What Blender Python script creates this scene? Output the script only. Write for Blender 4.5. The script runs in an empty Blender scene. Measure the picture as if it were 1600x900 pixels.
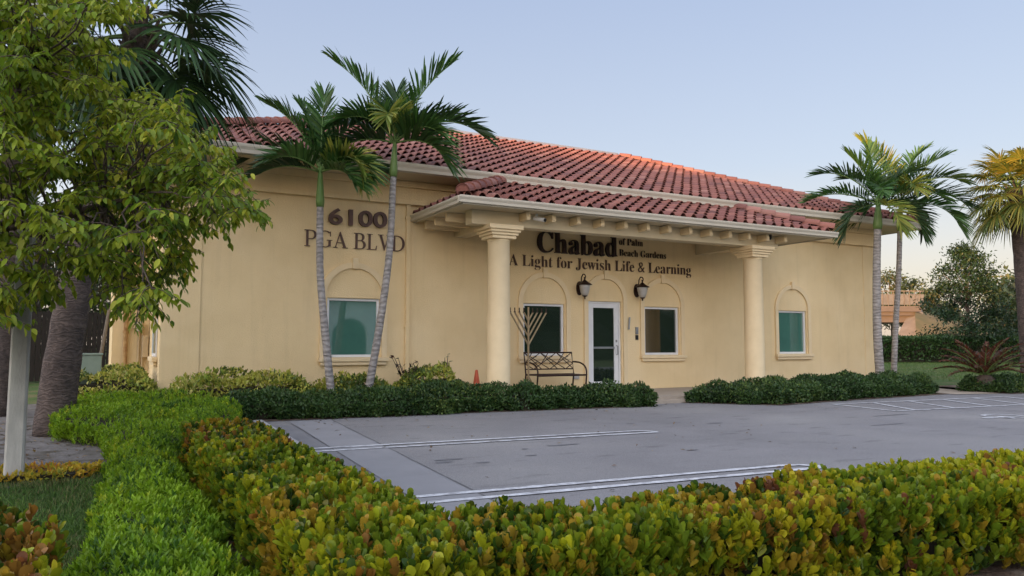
import bpy, bmesh, math, random
import numpy as np
from mathutils import Vector, Matrix
random.seed(7); rng = np.random.default_rng(7)
sc = bpy.context.scene
COL = sc.collection
R = math.radians

# ------------------------------------------------------------------ camera, sky, sun, exposure
CAM_H = 1.25
cam_d = bpy.data.cameras.new('camera'); cam = bpy.data.objects.new('camera', cam_d); COL.objects.link(cam)
cam_d.sensor_width = 36; cam_d.lens = 27.0; cam_d.clip_end = 3000; cam_d.clip_start = .05
cam.location = (0, 0, CAM_H); cam.rotation_euler = (R(90 + 4.19), 0, R(-28.1))
sc.camera = cam
SUN_EL = 3.2; SKY_VEIL = 1.12; SKY_N = .15
sun_dir = Vector((-0.93, -0.36, 0)).normalized()
sun_dir = Vector((sun_dir.x * math.cos(R(SUN_EL)), sun_dir.y * math.cos(R(SUN_EL)), math.sin(R(SUN_EL))))
world = bpy.data.worlds.new('World'); sc.world = world; world.use_nodes = True
wn = world.node_tree.nodes; wl = world.node_tree.links
sky = wn.new('ShaderNodeTexSky'); sky.sky_type = 'NISHITA'; sky.sun_disc = False
sky.sun_elevation = R(SUN_EL); sky.sun_rotation = math.atan2(sun_dir.x, sun_dir.y)
sky.air_density = 1.0; sky.dust_density = 1.2; sky.ozone_density = 1.6
# the evening sky also carries an even bright veil (thin haze lit by the set sun): pinkish at the horizon, brighter towards the sunset
tcw = wn.new('ShaderNodeTexCoord'); sep = wn.new('ShaderNodeSeparateXYZ'); wl.new(tcw.outputs['Generated'], sep.inputs[0])
rampw = wn.new('ShaderNodeValToRGB'); wl.new(sep.outputs[2], rampw.inputs[0])
cr = rampw.color_ramp; cr.elements[0].position = 0; cr.elements[0].color = (.86, .74, .62, 1); cr.elements[1].position = 1; cr.elements[1].color = (.52, .58, .72, 1)
for p_, c_ in ((.10, (.80, .76, .74, 1)), (.22, (.62, .69, .82, 1)), (.45, (.46, .55, .76, 1))):
    e_ = cr.elements.new(p_); e_.color = c_
dotn = wn.new('ShaderNodeVectorMath'); dotn.operation = 'DOT_PRODUCT'; wl.new(tcw.outputs['Generated'], dotn.inputs[0]); dotn.inputs[1].default_value = (sun_dir.x, sun_dir.y, 0.15)
mr = wn.new('ShaderNodeMapRange'); mr.inputs[1].default_value = -.35; mr.inputs[2].default_value = .9; mr.inputs[3].default_value = 1.0; mr.inputs[4].default_value = 5.2; wl.new(dotn.outputs['Value'], mr.inputs[0])
warm = wn.new('ShaderNodeMix'); warm.data_type = 'RGBA'; warm.inputs[6].default_value = (1, 1, 1, 1); warm.inputs[7].default_value = (1.12, .96, .78, 1)
mr2 = wn.new('ShaderNodeMapRange'); mr2.inputs[1].default_value = -.2; mr2.inputs[2].default_value = .8; wl.new(dotn.outputs['Value'], mr2.inputs[0]); wl.new(mr2.outputs[0], warm.inputs[0])
v1 = wn.new('ShaderNodeVectorMath'); v1.operation = 'MULTIPLY'; wl.new(rampw.outputs[0], v1.inputs[0]); wl.new(warm.outputs[2], v1.inputs[1])
v2 = wn.new('ShaderNodeVectorMath'); v2.operation = 'SCALE'; wl.new(v1.outputs[0], v2.inputs[0]); wl.new(mr.outputs[0], v2.inputs['Scale'])
v3 = wn.new('ShaderNodeVectorMath'); v3.operation = 'SCALE'; wl.new(v2.outputs[0], v3.inputs[0]); v3.inputs['Scale'].default_value = SKY_VEIL
v4 = wn.new('ShaderNodeVectorMath'); v4.operation = 'MULTIPLY'; wl.new(sky.outputs[0], v4.inputs[0]); v4.inputs[1].default_value = (SKY_N, SKY_N*.9, SKY_N)
v5 = wn.new('ShaderNodeVectorMath'); v5.operation = 'ADD'; wl.new(v3.outputs[0], v5.inputs[0]); wl.new(v4.outputs[0], v5.inputs[1])
wl.new(v5.outputs[0], wn['Background'].inputs[0]); wn['Background'].inputs[1].default_value = 0.15
sd = bpy.data.lights.new('sun', 'SUN'); sd.energy = 2.2; sd.angle = R(.6); sd.color = (1, .54, .22)
so = bpy.data.objects.new('sun', sd); COL.objects.link(so)
so.rotation_euler = sun_dir.to_track_quat('Z', 'Y').to_euler(); so.location = (-30, -12, 12)
sc.view_settings.view_transform = 'Standard'; sc.view_settings.look = 'None'
sc.view_settings.exposure = 2.25; sc.view_settings.gamma = 1; sc.view_settings.use_curve_mapping = False
sc.render.engine = 'CYCLES'
sc.cycles.max_bounces = 6; sc.cycles.transparent_max_bounces = 6

# ------------------------------------------------------------------ helpers
def tag(o, label=None, cat=None, group=None, kind=None):
    if label: o['label'] = label
    if cat: o['category'] = cat
    if group: o['group'] = group
    if kind: o['kind'] = kind
    return o
def empty(name, loc=(0, 0, 0), label=None, cat=None, group=None):
    o = bpy.data.objects.new(name, None); COL.objects.link(o); o.location = loc; o.empty_display_size = .2
    return tag(o, label, cat, group)
def link(name, me, mat, parent=None):
    o = bpy.data.objects.new(name, me); COL.objects.link(o)
    for m in (mat if isinstance(mat, (list, tuple)) else [mat]): me.materials.append(m)
    if parent:
        o.parent = parent
        o.matrix_parent_inverse = Matrix.Translation(-root_loc(parent))
    return o
def root_loc(p):
    v = Vector((0, 0, 0))
    while p:
        v += p.location
        p = p.parent
    return v
_done = set()
def obj(name, bm, mat, parent=None, smooth=False):
    # geometry is authored in world coordinates; the mesh is shifted to stay put under its parent
    me = bpy.data.meshes.new(name); bmesh.ops.recalc_face_normals(bm, faces=bm.faces) if not smooth == 'raw' else None
    bm.to_mesh(me); bm.free()
    if smooth:
        me.polygons.foreach_set('use_smooth', [True] * len(me.polygons))
    o = bpy.data.objects.new(name, me); COL.objects.link(o)
    for m in (mat if isinstance(mat, (list, tuple)) else [mat]): me.materials.append(m)
    fix(o, parent)
    return o
def fix(o, parent):
    if parent:
        o.parent = parent
        if parent.type == 'EMPTY':
            o.data.transform(Matrix.Translation(-parent.location))
        else:
            g = parent.parent
            if g and g.type == 'EMPTY': o.data.transform(Matrix.Translation(-g.location))
def box(bm, x0, x1, y0, y1, z0, z1, bev=0):
    v = [bm.verts.new(p) for p in ((x0,y0,z0),(x1,y0,z0),(x1,y1,z0),(x0,y1,z0),(x0,y0,z1),(x1,y0,z1),(x1,y1,z1),(x0,y1,z1))]
    fs = [bm.faces.new([v[i] for i in f]) for f in ((3,2,1,0),(4,5,6,7),(0,1,5,4),(1,2,6,5),(2,3,7,6),(3,0,4,7))]
    if bev:
        es = list({e for f in fs for e in f.edges})
        bmesh.ops.bevel(bm, geom=es, offset=bev, segments=2, affect='EDGES', profile=.6)
def prism(bm, pts, d, axis='y', at=0.0):
    """extrude a 2D outline (a,b) from at to at+d along axis"""
    def P(a, b, c):
        return {'y': (a, c, b), 'x': (c, a, b), 'z': (a, b, c)}[axis]
    v0 = [bm.verts.new(P(a, b, at)) for a, b in pts]; v1 = [bm.verts.new(P(a, b, at + d)) for a, b in pts]
    n = len(pts)
    bm.faces.new(v0); bm.faces.new(v1[::-1])
    for i in range(n):
        bm.faces.new((v0[i], v1[i], v1[(i+1) % n], v0[(i+1) % n]))
def tube(bm, pts, rad, n=8, cap=True):
    pts = [Vector(p) for p in pts]
    if not isinstance(rad, (list, tuple)): rad = [rad] * len(pts)
    rings = []; ref = None
    for i, p in enumerate(pts):
        t = (pts[min(i+1, len(pts)-1)] - pts[max(i-1, 0)]).normalized()
        if ref is None:
            ref = t.cross(Vector((0, 0, 1)))
            if ref.length < .05: ref = t.cross(Vector((1, 0, 0)))
            ref.normalize()
        ref = (ref - t * ref.dot(t)).normalized(); b = t.cross(ref)
        rings.append([bm.verts.new(p + (ref * math.cos(2*math.pi*k/n) + b * math.sin(2*math.pi*k/n)) * rad[i]) for k in range(n)])
    for a, b in zip(rings, rings[1:]):
        for k in range(n): bm.faces.new((a[k], a[(k+1) % n], b[(k+1) % n], b[k]))
    if cap:
        bm.faces.new(rings[0][::-1]); bm.faces.new(rings[-1])
def lathe(bm, cx, cy, prof, n=28):
    rings = [[bm.verts.new((cx + r*math.cos(2*math.pi*k/n), cy + r*math.sin(2*math.pi*k/n), z)) for k in range(n)] for r, z in prof]
    for a, b in zip(rings, rings[1:]):
        for k in range(n): bm.faces.new((a[k], a[(k+1) % n], b[(k+1) % n], b[k]))
    bm.faces.new(rings[0][::-1]); bm.faces.new(rings[-1])
def arc_pts(p0, p1, p2, n=8):
    p0, p1, p2 = map(Vector, (p0, p1, p2))
    return [p0*(1-t)**2 + p1*2*t*(1-t) + p2*t*t for t in [i/n for i in range(n+1)]]
def B(): return bmesh.new()

# view-aligned placement on the ground plane: r = sideways tangent, Z = forward distance
FW = np.array([0.4710, 0.8821]); RT = np.array([0.8821, -0.4710])
def at(px, Z, z=0.0):
    r = (px - 800) / 1200
    p = (FW + RT * r) * Z
    return (float(p[0]), float(p[1]), z)

# ---- materials
def mat(name, c1, c2=None, scale=3, rough=.8, bump=0, bscale=60, spec=.3, metal=0, detail=4, c3=None, s3=.4, stretch=None):
    m = bpy.data.materials.new(name); m.use_nodes = True
    nt = m.node_tree; n = nt.nodes; l = nt.links; b = n['Principled BSDF']
    b.inputs['Roughness'].default_value = rough; b.inputs['Specular IOR Level'].default_value = spec; b.inputs['Metallic'].default_value = metal
    b.inputs['Base Color'].default_value = (*c1, 1)
    tc = n.new('ShaderNodeTexCoord'); src = tc.outputs['Object']
    if stretch:
        mp = n.new('ShaderNodeMapping'); mp.inputs['Scale'].default_value = stretch; l.new(src, mp.inputs[0]); src = mp.outputs[0]
    col = None
    if c2:
        t = n.new('ShaderNodeTexNoise'); t.inputs['Scale'].default_value = scale; t.inputs['Detail'].default_value = detail; t.inputs['Roughness'].default_value = .6
        l.new(src, t.inputs['Vector'])
        rp = n.new('ShaderNodeMapRange'); rp.inputs[1].default_value = .33; rp.inputs[2].default_value = .67; l.new(t.outputs[0], rp.inputs[0])
        mx = n.new('ShaderNodeMix'); mx.data_type = 'RGBA'; mx.inputs[6].default_value = (*c1, 1); mx.inputs[7].default_value = (*c2, 1)
        l.new(rp.outputs[0], mx.inputs[0]); col = mx.outputs[2]
        if c3:
            t2 = n.new('ShaderNodeTexNoise'); t2.inputs['Scale'].default_value = s3; t2.inputs['Detail'].default_value = 6; l.new(src, t2.inputs['Vector'])
            r2 = n.new('ShaderNodeMapRange'); r2.inputs[1].default_value = .48; r2.inputs[2].default_value = .66; l.new(t2.outputs[0], r2.inputs[0])
            m2 = n.new('ShaderNodeMix'); m2.data_type = 'RGBA'; m2.inputs[7].default_value = (*c3, 1); l.new(col, m2.inputs[6]); l.new(r2.outputs[0], m2.inputs[0]); col = m2.outputs[2]
        l.new(col, b.inputs['Base Color'])
    if bump:
        t = n.new('ShaderNodeTexNoise'); t.inputs['Scale'].default_value = bscale; t.inputs['Detail'].default_value = 5; l.new(src, t.inputs['Vector'])
        bp = n.new('ShaderNodeBump'); bp.inputs['Strength'].default_value = bump; bp.inputs['Distance'].default_value = .02; l.new(t.outputs[0], bp.inputs['Height']); l.new(bp.outputs[0], b.inputs['Normal'])
    return m
def leafmat(name, rough=.45, trans=.25, spec=.35):
    m = bpy.data.materials.new(name); m.use_nodes = True
    nt = m.node_tree; n = nt.nodes; l = nt.links; b = n['Principled BSDF']
    a = n.new('ShaderNodeAttribute'); a.attribute_name = 'Col'
    l.new(a.outputs[0], b.inputs['Base Color']); b.inputs['Roughness'].default_value = rough; b.inputs['Specular IOR Level'].default_value = spec
    tr = n.new('ShaderNodeBsdfTranslucent'); l.new(a.outputs[0], tr.inputs[0])
    mx = n.new('ShaderNodeMixShader'); mx.inputs[0].default_value = trans
    l.new(b.outputs[0], mx.inputs[1]); l.new(tr.outputs[0], mx.inputs[2]); l.new(mx.outputs[0], n['Material Output'].inputs[0])
    return m

M = {}
M['stucco'] = mat('stucco', (.80, .625, .36), (.745, .575, .325), scale=1.1, rough=.9, bump=.5, bscale=45, spec=.15, c3=(.82, .65, .39), s3=.7)
def weather(m, amount=.16):
    nt = m.node_tree; n = nt.nodes; l = nt.links; b = n['Principled BSDF']; tc = n.new('ShaderNodeTexCoord')
    mp = n.new('ShaderNodeMapping'); mp.inputs['Scale'].default_value = (5, 5, .35); l.new(tc.outputs['Object'], mp.inputs[0])
    t = n.new('ShaderNodeTexNoise'); t.inputs['Scale'].default_value = 1; t.inputs['Detail'].default_value = 7; t.inputs['Roughness'].default_value = .65; l.new(mp.outputs[0], t.inputs[0])
    r1 = n.new('ShaderNodeMapRange'); r1.inputs[1].default_value = .52; r1.inputs[2].default_value = .75; r1.inputs[3].default_value = 1; r1.inputs[4].default_value = 1 - amount; l.new(t.outputs[0], r1.inputs[0])
    sp = n.new('ShaderNodeTexNoise'); sp.inputs['Scale'].default_value = 3.2; sp.inputs['Detail'].default_value = 8; sp.inputs['Roughness'].default_value = .75; l.new(tc.outputs['Object'], sp.inputs[0])
    r2 = n.new('ShaderNodeMapRange'); r2.inputs[1].default_value = .64; r2.inputs[2].default_value = .80; r2.inputs[3].default_value = 1; r2.inputs[4].default_value = 1 - amount*1.2; l.new(sp.outputs[0], r2.inputs[0])
    mu = n.new('ShaderNodeMath'); mu.operation = 'MULTIPLY'; l.new(r1.outputs[0], mu.inputs[0]); l.new(r2.outputs[0], mu.inputs[1])
    old = b.inputs['Base Color'].links[0].from_socket; mx = n.new('ShaderNodeMix'); mx.data_type = 'RGBA'; mx.blend_type = 'MULTIPLY'; mx.inputs[0].default_value = 1
    l.new(old, mx.inputs[6]); l.new(mu.outputs[0], mx.inputs[7]); l.new(mx.outputs[2], b.inputs['Base Color'])
weather(M['stucco'], .08)
M['trim'] = mat('trim', (.79, .635, .40), (.74, .59, .365), scale=4, rough=.8, bump=.15, bscale=60, spec=.2)
M['gutter'] = mat('gutter', (.60, .55, .45), (.52, .47, .38), scale=2.5, rough=.5, spec=.4, stretch=(.5, .5, 4))
M['soffit'] = mat('soffit', (.66, .56, .38), (.60, .50, .33), scale=1.5, rough=.85)
M['white'] = mat('white_frame', (.74, .75, .76), (.68, .69, .70), scale=5, rough=.4)
M['flash'] = mat('flashing', (.36, .38, .42), (.30, .32, .36), scale=3, rough=.4, metal=.3)
M['brown'] = mat('brown_letter', (.085, .045, .03), (.06, .032, .022), scale=8, rough=.5)
M['dark_letter'] = mat('dark_letter', (.035, .016, .014), (.022, .012, .011), scale=8, rough=.4)
M['bronze'] = mat('bronze', (.04, .018, .014), (.028, .015, .012), scale=20, rough=.45, metal=.3)
M['menorah'] = mat('menorah_metal', (.36, .27, .16), (.28, .21, .125), scale=12, rough=.5, metal=.4)
M['frost'] = mat('frosted_glass', (.44, .42, .39), (.37, .355, .33), scale=6, rough=.3, spec=.5)
M['black'] = mat('black_plastic', (.015, .015, .016), rough=.35)
M['grey'] = mat('grey_metal', (.30, .31, .32), (.24, .25, .26), scale=9, rough=.4, metal=.6)
M['orange'] = mat('cone_orange', (.62, .13, .06), (.5, .10, .05), scale=7, rough=.6)
M['utility'] = mat('utility_green', (.25, .31, .25), (.21, .27, .215), scale=5, rough=.6)
M['polec'] = mat('pole_concrete', (.56, .55, .51), (.46, .45, .42), scale=7, rough=.9, bump=.3, bscale=50, c3=(.26, .25, .24), s3=2.5, stretch=(1, 1, .35))
M['slab'] = mat('slab_concrete', (.40, .34, .27), (.33, .28, .23), scale=4, rough=.9, bump=.2, bscale=70)
M['curb'] = mat('curb_concrete', (.36, .36, .37), (.27, .27, .28), scale=6, rough=.9, bump=.3, bscale=60)
M['paint'] = mat('road_paint', (.62, .63, .66), (.42, .43, .46), scale=14, rough=.7, c3=(.30, .30, .32), s3=7)
M['pipe'] = mat('pipe_cream', (.55, .42, .25), (.5, .38, .22), scale=5, rough=.6)
M['rust'] = mat('pipe_rusty', (.50, .33, .15), (.26, .13, .05), scale=7, rough=.8)
M['fencewood'] = mat('dark_fence', (.028, .022, .018), (.018, .015, .013), scale=6, rough=.9, stretch=(6, 6, .6))
M['stake'] = mat('stake_wood', (.20, .17, .14), (.13, .11, .09), scale=9, rough=.9)
M['sand'] = mat('sandy_soil', (.19, .175, .17), (.11, .10, .092), scale=9, rough=1, bump=1, bscale=18, c3=(.07, .06, .045), s3=2.6, detail=9)
M['mulch'] = mat('mulch', (.13, .085, .055), (.06, .04, .03), scale=26, rough=1, bump=1, bscale=45, c3=(.2, .16, .12), s3=5)
M['grass_ground'] = mat('grass_ground', (.07, .12, .025), (.045, .085, .018), scale=6, rough=1, bump=1, bscale=60, c3=(.13, .12, .05), s3=.8)
M['twig'] = mat('twig', (.035, .028, .018), (.02, .018, .011), scale=12, rough=1)
M['bark'] = mat('bark', (.12, .09, .07), (.07, .055, .045), scale=10, rough=.95, bump=.8, bscale=30, stretch=(1, 1, .4))
M['bridge'] = mat('bridge_concrete', (.13, .105, .09), (.11, .09, .078), scale=.4, rough=.9)
M['bridge_pale'] = mat('bridge_slope', (.20, .17, .145), (.15, .125, .105), scale=.8, rough=.9, bump=.6, bscale=3)
M['leaf'] = leafmat('leaf'); M['gloss'] = leafmat('glossy_leaf', rough=.4, trans=.22, spec=.28); M['tleaf'] = leafmat('tree_leaf', rough=.5, trans=.42, spec=.3); M['soft'] = leafmat('soft_leaf', rough=.6, trans=.35)

def palm_bark(name, c1, c2, ring, dist=.5, mulf=.22, bd=.012, det=3):
    m = mat(name, c1, c2, scale=7, rough=.95, bump=0)
    nt = m.node_tree; n = nt.nodes; l = nt.links; b = n['Principled BSDF']
    tc = n.new('ShaderNodeTexCoord'); mp = n.new('ShaderNodeMapping'); mp.inputs['Scale'].default_value = (.6, .6, 1); l.new(tc.outputs['Object'], mp.inputs[0])
    w = n.new('ShaderNodeTexWave'); w.bands_direction = 'Z'; w.inputs['Scale'].default_value = ring; w.inputs['Distortion'].default_value = dist*6; w.inputs['Detail'].default_value = det; w.inputs['Detail Scale'].default_value = 2
    l.new(mp.outputs[0], w.inputs['Vector'])
    old = b.inputs['Base Color'].links[0].from_socket
    mx = n.new('ShaderNodeMix'); mx.data_type = 'RGBA'; mx.blend_type = 'MULTIPLY'; mx.inputs[0].default_value = mulf
    l.new(old, mx.inputs[6]); l.new(w.outputs[0], mx.inputs[7]); l.new(mx.outputs[2], b.inputs['Base Color'])
    bp = n.new('ShaderNodeBump'); bp.inputs['Strength'].default_value = .8; bp.inputs['Distance'].default_value = bd; l.new(w.outputs[0], bp.inputs['Height']); l.new(bp.outputs[0], b.inputs['Normal'])
    return m
M['palm_grey'] = palm_bark('palm_trunk_grey', (.42, .39, .37), (.27, .25, .235), 3.4, 1.3, .3)
M['sabal_trunk'] = palm_bark('sabal_trunk', (.15, .115, .10), (.075, .06, .055), 5.5, 2.4, .35, .008, 10)
M['shaft'] = mat('crownshaft', (.10, .19, .045), (.15, .22, .07), scale=4, rough=.45, stretch=(3, 3, .5))

# roof tile: colour from per-tile attribute x noise weathering
def tile_mat():
    m = bpy.data.materials.new('clay_tile'); m.use_nodes = True; nt = m.node_tree; n = nt.nodes; l = nt.links; b = n['Principled BSDF']
    a = n.new('ShaderNodeAttribute'); a.attribute_name = 'Col'
    t = n.new('ShaderNodeTexNoise'); t.inputs['Scale'].default_value = 2.2; t.inputs['Detail'].default_value = 8; t.inputs['Roughness'].default_value = .7
    tc = n.new('ShaderNodeTexCoord'); l.new(tc.outputs['Object'], t.inputs[0])
    rp = n.new('ShaderNodeMapRange'); rp.inputs[1].default_value = .4; rp.inputs[2].default_value = .7; rp.inputs[3].default_value = 0; rp.inputs[4].default_value = .4; l.new(t.outputs[0], rp.inputs[0])
    mx = n.new('ShaderNodeMix'); mx.data_type = 'RGBA'; mx.inputs[7].default_value = (.29, .12, .10, 1); l.new(rp.outputs[0], mx.inputs[0]); l.new(a.outputs[0], mx.inputs[6])
    l.new(mx.outputs[2], b.inputs['Base Color']); b.inputs['Roughness'].default_value = .75
    t2 = n.new('ShaderNodeTexNoise'); t2.inputs['Scale'].default_value = 40; l.new(tc.outputs['Object'], t2.inputs[0])
    bp = n.new('ShaderNodeBump'); bp.inputs['Strength'].default_value = .3; bp.inputs['Distance'].default_value = .01; l.new(t2.outputs[0], bp.inputs['Height']); l.new(bp.outputs[0], b.inputs['Normal'])
    return m
M['tile'] = tile_mat()
def lot_mat():
    m = mat('lot_concrete', (.235, .229, .236), (.186, .181, .188), scale=.7, rough=.85, bump=.25, bscale=120, detail=8, c3=(.265, .258, .258), s3=.35, spec=.25)
    nt = m.node_tree; n = nt.nodes; l = nt.links; b = n['Principled BSDF']
    tc = n.new('ShaderNodeTexCoord')
    t = n.new('ShaderNodeTexNoise'); t.inputs['Scale'].default_value = 140; t.inputs['Detail'].default_value = 2; l.new(tc.outputs['Object'], t.inputs[0])
    s = n.new('ShaderNodeTexNoise'); s.inputs['Scale'].default_value = 2.6; s.inputs['Detail'].default_value = 3
    mp = n.new('ShaderNodeMapping'); mp.inputs['Scale'].default_value = (.5, 1.4, 1); l.new(tc.outputs['Object'], mp.inputs[0]); l.new(mp.outputs[0], s.inputs[0])
    r1 = n.new('ShaderNodeMapRange'); r1.inputs[1].default_value = .3; r1.inputs[2].default_value = .7; r1.inputs[3].default_value = .68; r1.inputs[4].default_value = 1.2; l.new(t.outputs[0], r1.inputs[0])
    r2 = n.new('ShaderNodeMapRange'); r2.inputs[1].default_value = .60; r2.inputs[2].default_value = .74; r2.inputs[3].default_value = 1; r2.inputs[4].default_value = .68; l.new(s.outputs[0], r2.inputs[0])
    mu = n.new('ShaderNodeMath'); mu.operation = 'MULTIPLY'; l.new(r1.outputs[0], mu.inputs[0]); l.new(r2.outputs[0], mu.inputs[1])
    old = b.inputs['Base Color'].links[0].from_socket
    mx = n.new('ShaderNodeMix'); mx.data_type = 'RGBA'; mx.blend_type = 'MULTIPLY'; mx.inputs[0].default_value = 1
    l.new(old, mx.inputs[6]); l.new(mu.outputs[0], mx.inputs[7]); l.new(mx.outputs[2], b.inputs['Base Color'])
    return m
M['lot'] = lot_mat()
def glass(name, col, rough=.03, c2=None):
    m = mat(name, col, c2, scale=1.3, rough=rough, spec=.8)
    m.node_tree.nodes['Principled BSDF'].inputs['IOR'].default_value = 2.0
    return m
M['glass_teal'] = glass('teal_glass', (.065, .185, .15), c2=(.05, .15, .125)); M['glass_dark'] = glass('dark_glass', (.008, .014, .013), c2=(.014, .022, .018))

# ---- mesh from strips: centres (n,r,3), half-width vectors (n,r,3), optional fold (n,r,3) raising the edges
def strips(name, C, S, colors, mt, parent=None, fold=None, smooth=True):
    C = np.asarray(C, float); S = np.asarray(S, float); n, r, _ = C.shape
    F = np.zeros_like(C) if fold is None else fold
    V = np.stack([C - S + F, C, C + S + F], axis=2)          # n r 3 3
    V = V.reshape(-1, 3)
    base = (np.arange(n) * r * 3)[:, None, None, None]
    i = np.arange(r - 1)[None, :, None, None] * 3; j = np.arange(2)[None, None, :, None]
    q = base + i + j + np.array([0, 1, 4, 3])[None, None, None, :]
    q = q.reshape(-1, 4)
    me = bpy.data.meshes.new(name)
    me.vertices.add(len(V)); me.vertices.foreach_set('co', V.ravel())
    me.loops.add(q.size); me.loops.foreach_set('vertex_index', q.ravel().astype(np.int32))
    me.polygons.add(len(q)); me.polygons.foreach_set('loop_start', np.arange(0, q.size, 4, dtype=np.int32))
    me.polygons.foreach_set('use_smooth', np.full(len(q), smooth))
    me.update(calc_edges=True)
    ca = me.color_attributes.new('Col', 'FLOAT_COLOR', 'POINT')
    colors = np.asarray(colors, float)
    if colors.ndim == 2: colors = np.repeat(colors[:, None, :], r, axis=1)
    cc = np.ones((n, r, 3, 4)); cc[..., :3] = colors[:, :, None, :]
    ca.data.foreach_set('color', cc.ravel())
    o = bpy.data.objects.new(name, me); COL.objects.link(o); me.materials.append(mt)
    fix(o, parent)
    return o
def nrm(a): return a / np.maximum(np.linalg.norm(a, axis=-1, keepdims=True), 1e-9)
def leaves(name, P, D, N, L, W, colors, mt, parent=None, rows=(0, .3, .6, .85, 1), hw=(.05, .3, .48, .42, .02), foldk=.12, curl=.15):
    """P base points, D direction, N face normal; L, W arrays"""
    D = nrm(D); Sd = nrm(np.cross(D, N)); Nn = np.cross(Sd, D)
    a = np.array(rows)[None, :, None]; h = np.array(hw)[None, :, None]
    L = np.asarray(L)[:, None, None]; W = np.asarray(W)[:, None, None]
    C = P[:, None, :] + D[:, None, :] * a * L - Nn[:, None, :] * (a ** 2) * curl * L
    S = Sd[:, None, :] * h * W
    F = Nn[:, None, :] * h * W * foldk * 2
    return strips(name, C, S, colors, mt, parent, fold=F)
def bump3(P, f=1.0, seed=0):
    g = np.random.default_rng(seed); out = 0
    for k in range(5):
        d = g.normal(size=3) * f * (1 + k * .7); out = out + np.sin(P @ d + g.uniform(0, 6.3)) / (1 + .5 * k)
    return out / 2.6
def palette(n, cols, weights, jitter=.15, P=None, f=3, seed=0):
    """blend of leaf colours that comes in patches"""
    cols = np.array(cols); k = len(cols)
    sc_ = np.zeros((n, k))
    for i in range(k):
        sc_[:, i] = rng.normal(size=n) * .6 + np.log(weights[i]) + (bump3(P, f, seed + i) * 1.35 if P is not None else 0)
    c = cols[np.argmax(sc_, 1)]
    c = c * (1 + rng.uniform(-jitter, jitter, (n, 1))) * (1 + rng.uniform(-jitter*.4, jitter*.4, (n, 3)))
    return np.clip(c, 0, 1)

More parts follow.
